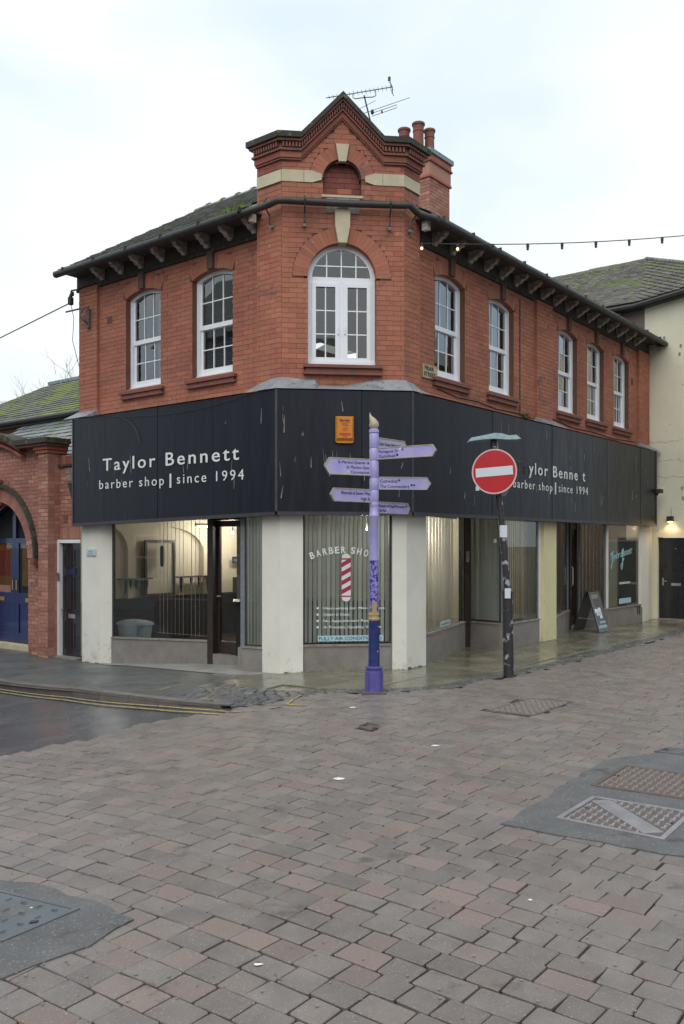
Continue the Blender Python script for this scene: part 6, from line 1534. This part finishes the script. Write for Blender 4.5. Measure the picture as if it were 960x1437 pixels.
# inspection covers
def cover(name, pts, label, frame, plate, studs, gapw=.045, z=.014, diag=False):
    def fin(m):
        for v in m.v: v.z += rz(v.x) - z0_
        return m
    c = sum((Vector(p) for p in pts), Vector((0, 0))) / 4; z0_ = rz(c.x)
    t = thing(name, (c.x, c.y, z0_), label, 'drain cover')
    P = [Vector(p) for p in pts]
    def inset(k): return [c + (p - c) * k for p in P]
    def ringq(a, b, za, zb, mat, nm):
        m = MB(); n = 4
        for i in range(4):
            j = (i + 1) % 4; m.hexa([Vector((*a[i], za - .03)), Vector((*a[j], za - .03)), Vector((*b[j], zb - .03)), Vector((*b[i], zb - .03)), Vector((*a[i], za)), Vector((*a[j], za)), Vector((*b[j], zb)), Vector((*b[i], zb))])
        fin(m).build(nm, mat, t)
    ringq(inset(1), inset(.90), z0_ + z, z0_ + z, frame, 'frame')
    q = inset(.885); m = MB(); m.hexa([Vector((*p, z0_ - .02)) for p in q] + [Vector((*p, z0_ + z - .003)) for p in q]); pl = fin(m).build('plate', plate, t)
    def uv(a, b): return (q[0] * (1 - a) + q[1] * a) * (1 - b) + (q[3] * (1 - a) + q[2] * a) * b
    if diag:   # smooth diagonal band
        m = MB(); ps = [uv(.0, .84), uv(.84, .0), uv(1, .16), uv(.16, 1)]
        zz = z0_ + z
        m.hexa([Vector((*p, zz - .01)) for p in ps] + [Vector((*p, zz + .0005)) for p in ps]); fin(m).build('diagonal_band', frame, t)
    nu, nv = studs; m = MB()
    for i in range(nu):
        for j in range(nv):
            a, b = (i + .5) / nu, (j + .5) / nv
            if diag and abs(a + b - 1) < .18: continue
            cc_ = uv(a, b); h = .013 if (i + j) % 2 else .010
            ax = (q[1] - q[0]).normalized() if (i + j) % 2 else (q[3] - q[0]).normalized(); bx_ = Vector((-ax.y, ax.x)); w1, w2 = .020, .009
            s8 = [cc_ - ax * w1 - bx_ * w2, cc_ + ax * w1 - bx_ * w2, cc_ + ax * w1 + bx_ * w2, cc_ - ax * w1 + bx_ * w2]; t8 = [cc_ + (p - cc_) * .6 for p in s8]
            m.hexa([Vector((*p, z0_ + z - .006)) for p in s8] + [Vector((*p, z0_ + z + h - .006)) for p in t8])
    if nu > 3: fin(m).build('raised_studs', frame if diag else ('rust_worn' if plate == 'rust' else plate), t)
    for a, b in ((.04, .5), (.96, .5)):
        cc_ = uv(a, b); fin(MB().box(FX, cc_.x - .02, cc_.x + .02, cc_.y - .012, cc_.y + .012, z0_ + z - .01, z0_ + z + .003)).build('key_hole', 'poledk', t)
    return t
cover('drain_cover', [(1.469, 5.955), (2.05, 5.514), (2.475, 6.08), (1.870, 6.47)], 'pale iron cover with rusty studs and diagonal band, nearer of the right pair', 'iron', 'rust', (11, 12), diag=True)
cover('drain_cover', [(1.933, 6.756), (2.60, 6.347), (3.042, 6.93), (2.398, 7.381)], 'rusty studded iron cover, farther of the right pair', 'rust', 'rust', (12, 13))
cover('drain_cover', [(-2.35, 4.75), (-1.69, 4.31), (-1.40, 4.63), (-2.02, 5.06)], 'grey panelled cover set in tarmac at the bottom left', 'cover_grey', 'cover_grey', (5, 4))
cover('drain_cover', [(1.61, 9.79), (2.10, 9.50), (2.769, 10.361), (2.31, 10.598)], 'large dark chequered cover in the paving below the no entry sign', 'rust', 'rust', (14, 16), z=.005)
cover('drain_cover', [(.17, 8.965), (.282, 8.792), (.413, 8.96), (.292, 9.103)], 'tiny dark cover in the paving in front of the fingerpost', 'rust', 'rust', (3, 3), z=.003)
cover('drain_cover', [(2.83, 7.86), (3.3, 7.55), (3.45, 7.75), (3.0, 8.02)], 'small bluish cover at the right edge behind the studded pair', 'cover_grey', 'cover_grey', (4, 3))
# scraps of litter
J = random.Random(33)
for (x, y, w, lb_) in ((-.02, 6.98, .05, 'white scrap of litter in the middle of the paving'), (-1.27, 3.66 + .6, .02, ''), (-.38, 3.92, .022, 'white speck on a paver near the bottom left cover'), (1.0, 4.6, .018, 'white speck on a paver at the lower right'), (-1.69, 4.72, .02, 'white speck beside the bottom left cover'), (.87, 8.1, .05, 'white scrap near the large chequered cover'), (.12, 10.0, .05, 'white scrap left of the foot of the fingerpost')):
    if not lb_: continue
    z = rz(x) + .006; n = 7; m = MB(); m.v = [Vector((x + w * math.cos(6.28 * i / n) * J.uniform(.6, 1.2), y + w * .7 * math.sin(6.28 * i / n) * J.uniform(.6, 1.2), z)) for i in range(n)] + [Vector((x, y, z + .004))]; m.f = [(i, (i + 1) % n, n) for i in range(n)] + [tuple(reversed(range(n)))]
    tag(m.build('litter', 'litter'), lb_, 'litter')

# ================================================================ THE OTHER SIDE OF THE STREETS (behind the camera, seen in the glass)
def terrace(fr, u0, u1, d, depth, eave, ridge, mat, label, nwin):
    P = fr((u0 + u1) / 2, d, 0); t = thing('terraced_house', P, label, 'building', 'houses across the street')
    q = F(fr(0, 0, 0).to_2d(), fr.D, fr.n)
    s = 1 if depth > 0 else -1
    MB().box(q, u0, u1, d, d + depth, -.5, eave).build('wall', mat, t)
    dm = d + depth / 2; ov = .35 * s
    m = MB(); m.v = [q(u0 - .1, d - ov, eave), q(u1 + .1, d - ov, eave), q(u1 + .1, dm, ridge), q(u0 - .1, dm, ridge), q(u1 + .1, d + depth + ov, eave), q(u0 - .1, d + depth + ov, eave)]
    m.f = [(0, 1, 2, 3), (3, 2, 4, 5), (0, 3, 5), (1, 4, 2), (0, 5, 4, 1)]; rf_ = m.build('roof', 'slate', t)
    MB().box(q, u0 + .6, u0 + 1.5, dm - .4, dm + .4, ridge - .6, ridge + 1.2).build('chimney', mat, rf_)
    for k in range(nwin):
        c = u0 + (u1 - u0) * (k + .5) / nwin
        for z in (.6, 3.6, 6.2):
            if z + 1.6 > eave: continue
            w = MB(); w.ring(q, [(c - .5, z), (c + .5, z), (c + .5, z + 1.6), (c - .5, z + 1.6), (c - .5, z)], [(c - .42, z + .08), (c + .42, z + .08), (c + .42, z + 1.52), (c - .42, z + 1.52), (c - .42, z + .08)], d - .06 * s, d - .002 * s)
            w.box(q, c - .42, c + .42, d - .05 * s, d - .003 * s, z + .78, z + .84); wo = w.build('window', 'upvc', t)
            MB().box(q, c - .42, c + .42, d - .02 * s, d - .004 * s, z + .08, z + 1.52).build('pane', 'officeglass' if k % 2 else 'dark', wo)
terrace(FL, 1, 9, -13.2, -7, 9.4, 12.6, 'brick_old', 'red brick house across the left street, nearest the junction', 3)
terrace(FL, 9.2, 19, -13.0, -7, 9.8, 13.4, 'render2', 'pale rendered house across the left street', 4)
terrace(FRt, 4, 13, -11.5, -7, 9.6, 12.9, 'render2', 'pale rendered house across the right street', 3)
terrace(FRt, 13.2, 24, -11.2, -7, 9.2, 12.4, 'brick_old', 'brick house farther along across the right street', 4)
terrace(F((-4, -9), (1, 0), (0, 1)), 0, 10, 0, 7, 8, 11.2, 'brick_old', 'brick house facing the corner from behind the camera', 4)

# ---- moss and grit gathered along the foot of the walls and the sett edge
m = MB(); J = random.Random(44)
def foot_line(fr, u0, u1, d, n, r=.018):
    for _ in range(n):
        u = J.uniform(u0, u1); P = fr(u, d - J.uniform(0, .05), 0); P.z = gz(P.x) + .002; clump(m, P, r * J.uniform(.5, 1.6), 7, J, .9)
foot_line(FC, .1, 1.95, .13, 60); foot_line(FRt, .1, .6, .13, 25); foot_line(FRt, 3.1, 5.3, .12, 50); foot_line(FRt, 8, 11, .12, 80); foot_line(FL, 4.2, 5.0, .13, 20); foot_line(FL, 5.3, 6.9, .12, 30)
for a, b in zip(strip_, strip_[1:]):
    for _ in range(34):
        p = Vector(a).lerp(Vector(b), J.random()); P = Vector((p.x + J.uniform(-.03, .03), p.y + J.uniform(-.02, .25), 0)); P.z = gz(P.x) + .002; clump(m, P, .014 * J.uniform(.5, 1.5), 6, J, .8)
o = m.build('ground_moss', 'moss'); tag(o, 'low moss growing along the foot of the shopfront and the cobble edge', 'moss', kind='stuff')
m = MB(); J = random.Random(45)
for _ in range(900):
    y = J.uniform(3, 14); x = J.uniform(-.42, .42) * y
    if inpoly((x, y), region):
        w = J.uniform(.002, .006); z = rz(x) + .004; a = J.uniform(0, 3.1); c_, s_ = math.cos(a) * w, math.sin(a) * w; m.hexa([Vector((x + p * c_ - q * s_, y + p * s_ + q * c_, z + k)) for k in (0, .003) for p, q in ((-1, -1), (1, -1), (1, 1), (-1, 1))])
o = m.build('grit', 'cement'); tag(o, 'fine pale grit scattered over the paving', 'grit', kind='stuff')
# ---- raised moss cushions on the low slate roofs and the tiled roof
m = MB(); J = random.Random(46)
def cushion(P, nn, r):
    a = nn.orthogonal().normalized(); b = nn.cross(a); k = 6; base = len(m.v)
    for lv, (rr, h) in enumerate(((1, 0), (.75, .35), (.3, .55))):
        for q in range(k): t_ = 6.283 * q / k + lv * .3; w = r * rr * J.uniform(.75, 1.2); m.v.append(P + a * math.cos(t_) * w + b * math.sin(t_) * w + nn * h * r)
    for lv in (0, 1):
        for q in range(k): m.f.append((base + lv * k + q, base + lv * k + (q + 1) % k, base + (lv + 1) * k + (q + 1) % k, base + (lv + 1) * k + q))
    m.f.append(tuple(base + 2 * k + q for q in range(k)))
nn1 = Vector((*vL, 0)).cross(upm).normalized(); nn1 = nn1 if nn1.z > 0 else -nn1
for _ in range(520):
    t_ = max(J.random(), J.random()); u = J.uniform(5.6, 15.4 - 2.2 * t_)
    if math.sin(u * 2.1) + math.sin(u * .9 + t_ * 7) + J.uniform(-1, 1) > .2: cushion(FL(u, 2.3 + 2.65 * t_, 4.88 + 1.54 * t_ + .03), nn1, J.uniform(.018, .055))
nn2 = Vector((*vL, 0)).cross(upl).normalized(); nn2 = nn2 if nn2.z > 0 else -nn2
for _ in range(160):
    t_ = J.random(); u = J.uniform(5.3, 10); 
    if math.sin(u * 3.1 + t_ * 4) + J.uniform(-1, 1) > .2: cushion(FL(u, .42 + 1.93 * t_, 3.5 + 1.22 * t_ + .03), nn2, J.uniform(.015, .04))
nn3 = Vector((*vL, 0)).cross(upW).normalized(); nn3 = nn3 if nn3.z > 0 else -nn3
for _ in range(700):
    t_ = max(J.random(), J.random()); q = J.uniform(-6, 1.5 - 3.2 * t_)
    if math.sin(q * 1.9 + 1) + math.sin(q * .8 + t_ * 6) + J.uniform(-1, 1) > .1: cushion(FW(q, e0 + (rw_ - e0) * t_, ez + (rz_ - ez) * t_ + .035 + .13 * max(0, q - (-.6 + (apx + .6) * t_))), nn3, J.uniform(.018, .05))
o = m.build('roof_moss', 'moss'); tag(o, 'cushions of moss scattered over the old slate and tile roofs', 'moss', kind='stuff')
# ---- dark car parked on the left street (just outside the frame; its side shows in the left shop window)
car = thing('parked_car', (-7.3, 10.9, rz(-7.3)), 'dark grey hatchback parked on the left street, mirrored in the left shop window', 'car')
zc = rz(-7.3); fcar = F((-7.3, 10.9), (vL.x, vL.y), (-nL.x, -nL.y))      # u along the car, d across (towards the camera side)
st = [(-2.08, .62, .34, .60, .62), (-2.0, .74, .24, .72, .78), (-1.7, .84, .20, .78, .86), (-1.1, .87, .18, .90, .92), (-.5, .87, .18, .93, .96), (.6, .87, .18, .95, .98), (1.4, .86, .20, .98, 1.02), (1.85, .82, .26, .98, 1.04), (2.0, .74, .36, .80, .96)]
m = MB(); ring_n = 12
def sec(u, w, zb_, zs_, zt_): return [(-w * .8, zb_), (-w, zb_ + .1), (-w, (zb_ + zs_) / 2), (-w * .985, zs_ - .04), (-w * .93, zs_), (-w * .5, zt_), (w * .5, zt_), (w * .93, zs_), (w * .985, zs_ - .04), (w, (zb_ + zs_) / 2), (w, zb_ + .1), (w * .8, zb_)]
for u, w, a, b, c_ in st: m.v += [fcar(u, y, zc + z) for y, z in sec(u, w, a, b, c_)]
for i in range(len(st) - 1):
    for j in range(ring_n): m.f.append((i * ring_n + j, i * ring_n + (j + 1) % ring_n, (i + 1) * ring_n + (j + 1) % ring_n, (i + 1) * ring_n + j))
m.f += [tuple(range(ring_n)), tuple(range((len(st) - 1) * ring_n, len(st) * ring_n))]; body = m.build('body', 'carpaint', car, smooth=True)
gh = [(-1.15, .93, .80, .80), (-.45, 1.33, .66, .80), (.1, 1.43, .62, .80), (.9, 1.42, .62, .80), (1.45, 1.32, .62, .79), (1.88, 1.02, .70, .76)]
m = MB()
for u, z, wt, wb in gh: m.v += [fcar(u, -wb, zc + min(.93, z)), fcar(u, -wt, zc + z - .03), fcar(u, -wt * .7, zc + z), fcar(u, wt * .7, zc + z), fcar(u, wt, zc + z - .03), fcar(u, wb, zc + min(.93, z))]
for i in range(len(gh) - 1):
    for j in range(5): m.f.append((i * 6 + j, i * 6 + j + 1, (i + 1) * 6 + j + 1, (i + 1) * 6 + j))
m.build('cabin', 'carpaint', car, smooth=True)
for sd in (-1, 1):
    for (a, b, c_, e) in (((-.95, .97), (-.08, .97), (-.02, 1.34), (-.42, 1.27)), ((-.0, .97), (.72, .97), (.72, 1.36), (.04, 1.36)), ((.80, .97), (1.5, .99), (1.3, 1.30), (.80, 1.35))):
        m = MB(); P = []
        for (u, z) in (a, b, c_, e): k = (z - .93) / .5; P.append(fcar(u, sd * (.812 - .155 * k), zc + z))
        Q = [fcar(u, sd * (.80 - .155 * ((z - .93) / .5)), zc + z) for (u, z) in (a, b, c_, e)]
        m.hexa(P + Q); m.build('side_window', 'tyre', car)
    m = MB(); m.tube([fcar(u, sd * w_, zc + z) for u, z, w_ in ((-1.0, .97, .80), (-.45, 1.31, .69), (.1, 1.405, .65), (.9, 1.395, .65), (1.4, 1.30, .65), (1.62, 1.02, .74))], .022, 6); m.build('window_trim', 'white', car, smooth=True)
    MB().tube([fcar(-.98, sd * .825, zc + .955), fcar(1.6, sd * .825, zc + .975)], .018, 6).build('window_trim', 'white', car)
    MB().hexa([fcar(u, sd * d, zc + z) for z in (.96, 1.06) for u, d in ((-.86, .86), (-.70, .86), (-.70, .99), (-.86, .99))]).build('wing_mirror', 'carpaint', car)
    for ud in (-.05, .78): MB().box(fcar, ud + .02, ud + .18, sd * .875 - .008, sd * .875 + .008, zc + .80, zc + .83).build('door_handle', 'chrome', car)
    for uw in (-1.32, 1.28):
        c0 = fcar(uw, sd * .80, zc + .31); ax = Vector((*(-nL), 0)) * sd
        w_ = MB().tube([c0 - ax * .10, c0 - ax * .09, c0 + ax * .07, c0 + ax * .085], [.28, .31, .31, .28], 28).build('wheel', 'tyre', car, smooth=True)
        MB().tube([c0 + ax * .05, c0 + ax * .088], [.21, .20], 20).build('rim', 'tyre', w_)
        for k in range(5):
            t_ = k * 1.2566; dv = Vector((vL.x * math.cos(t_), vL.y * math.cos(t_), math.sin(t_))); MB().tube([c0 + ax * .092, c0 + ax * .092 + dv * .2], .028, 5).build('spoke', 'chrome', w_)
    MB().hexa([fcar(u, sd * d, zc + z) for z in (.58, .70) for u, d in ((-2.07, .45), (-1.93, .78), (-1.85, .77), (-2.0, .44))]).build('headlight', 'signwhite', car)
    MB().hexa([fcar(u, sd * d, zc + z) for z in (.74, .92) for u, d in ((2.015, .5), (1.93, .80), (1.85, .78), (1.95, .48))]).build('tail_light', 'signred', car)
m = MB(); m.quad(fcar(-1.16, -.66, zc + .95), fcar(-1.16, .66, zc + .95), fcar(-.52, .55, zc + 1.31), fcar(-.52, -.55, zc + 1.31)); m.v = [v + Vector((0, 0, .018)) for v in m.v]; m.build('windscreen', 'tyre', car)
MB().box(fcar, -2.13, -2.06, -.6, .6, zc + .36, zc + .50).build('front_bumper', 'tyre', car)
print('objects', len(bpy.data.objects), 'tris', sum(sum(len(p.vertices) - 2 for p in o.data.polygons) for o in bpy.data.objects if o.type == 'MESH'))
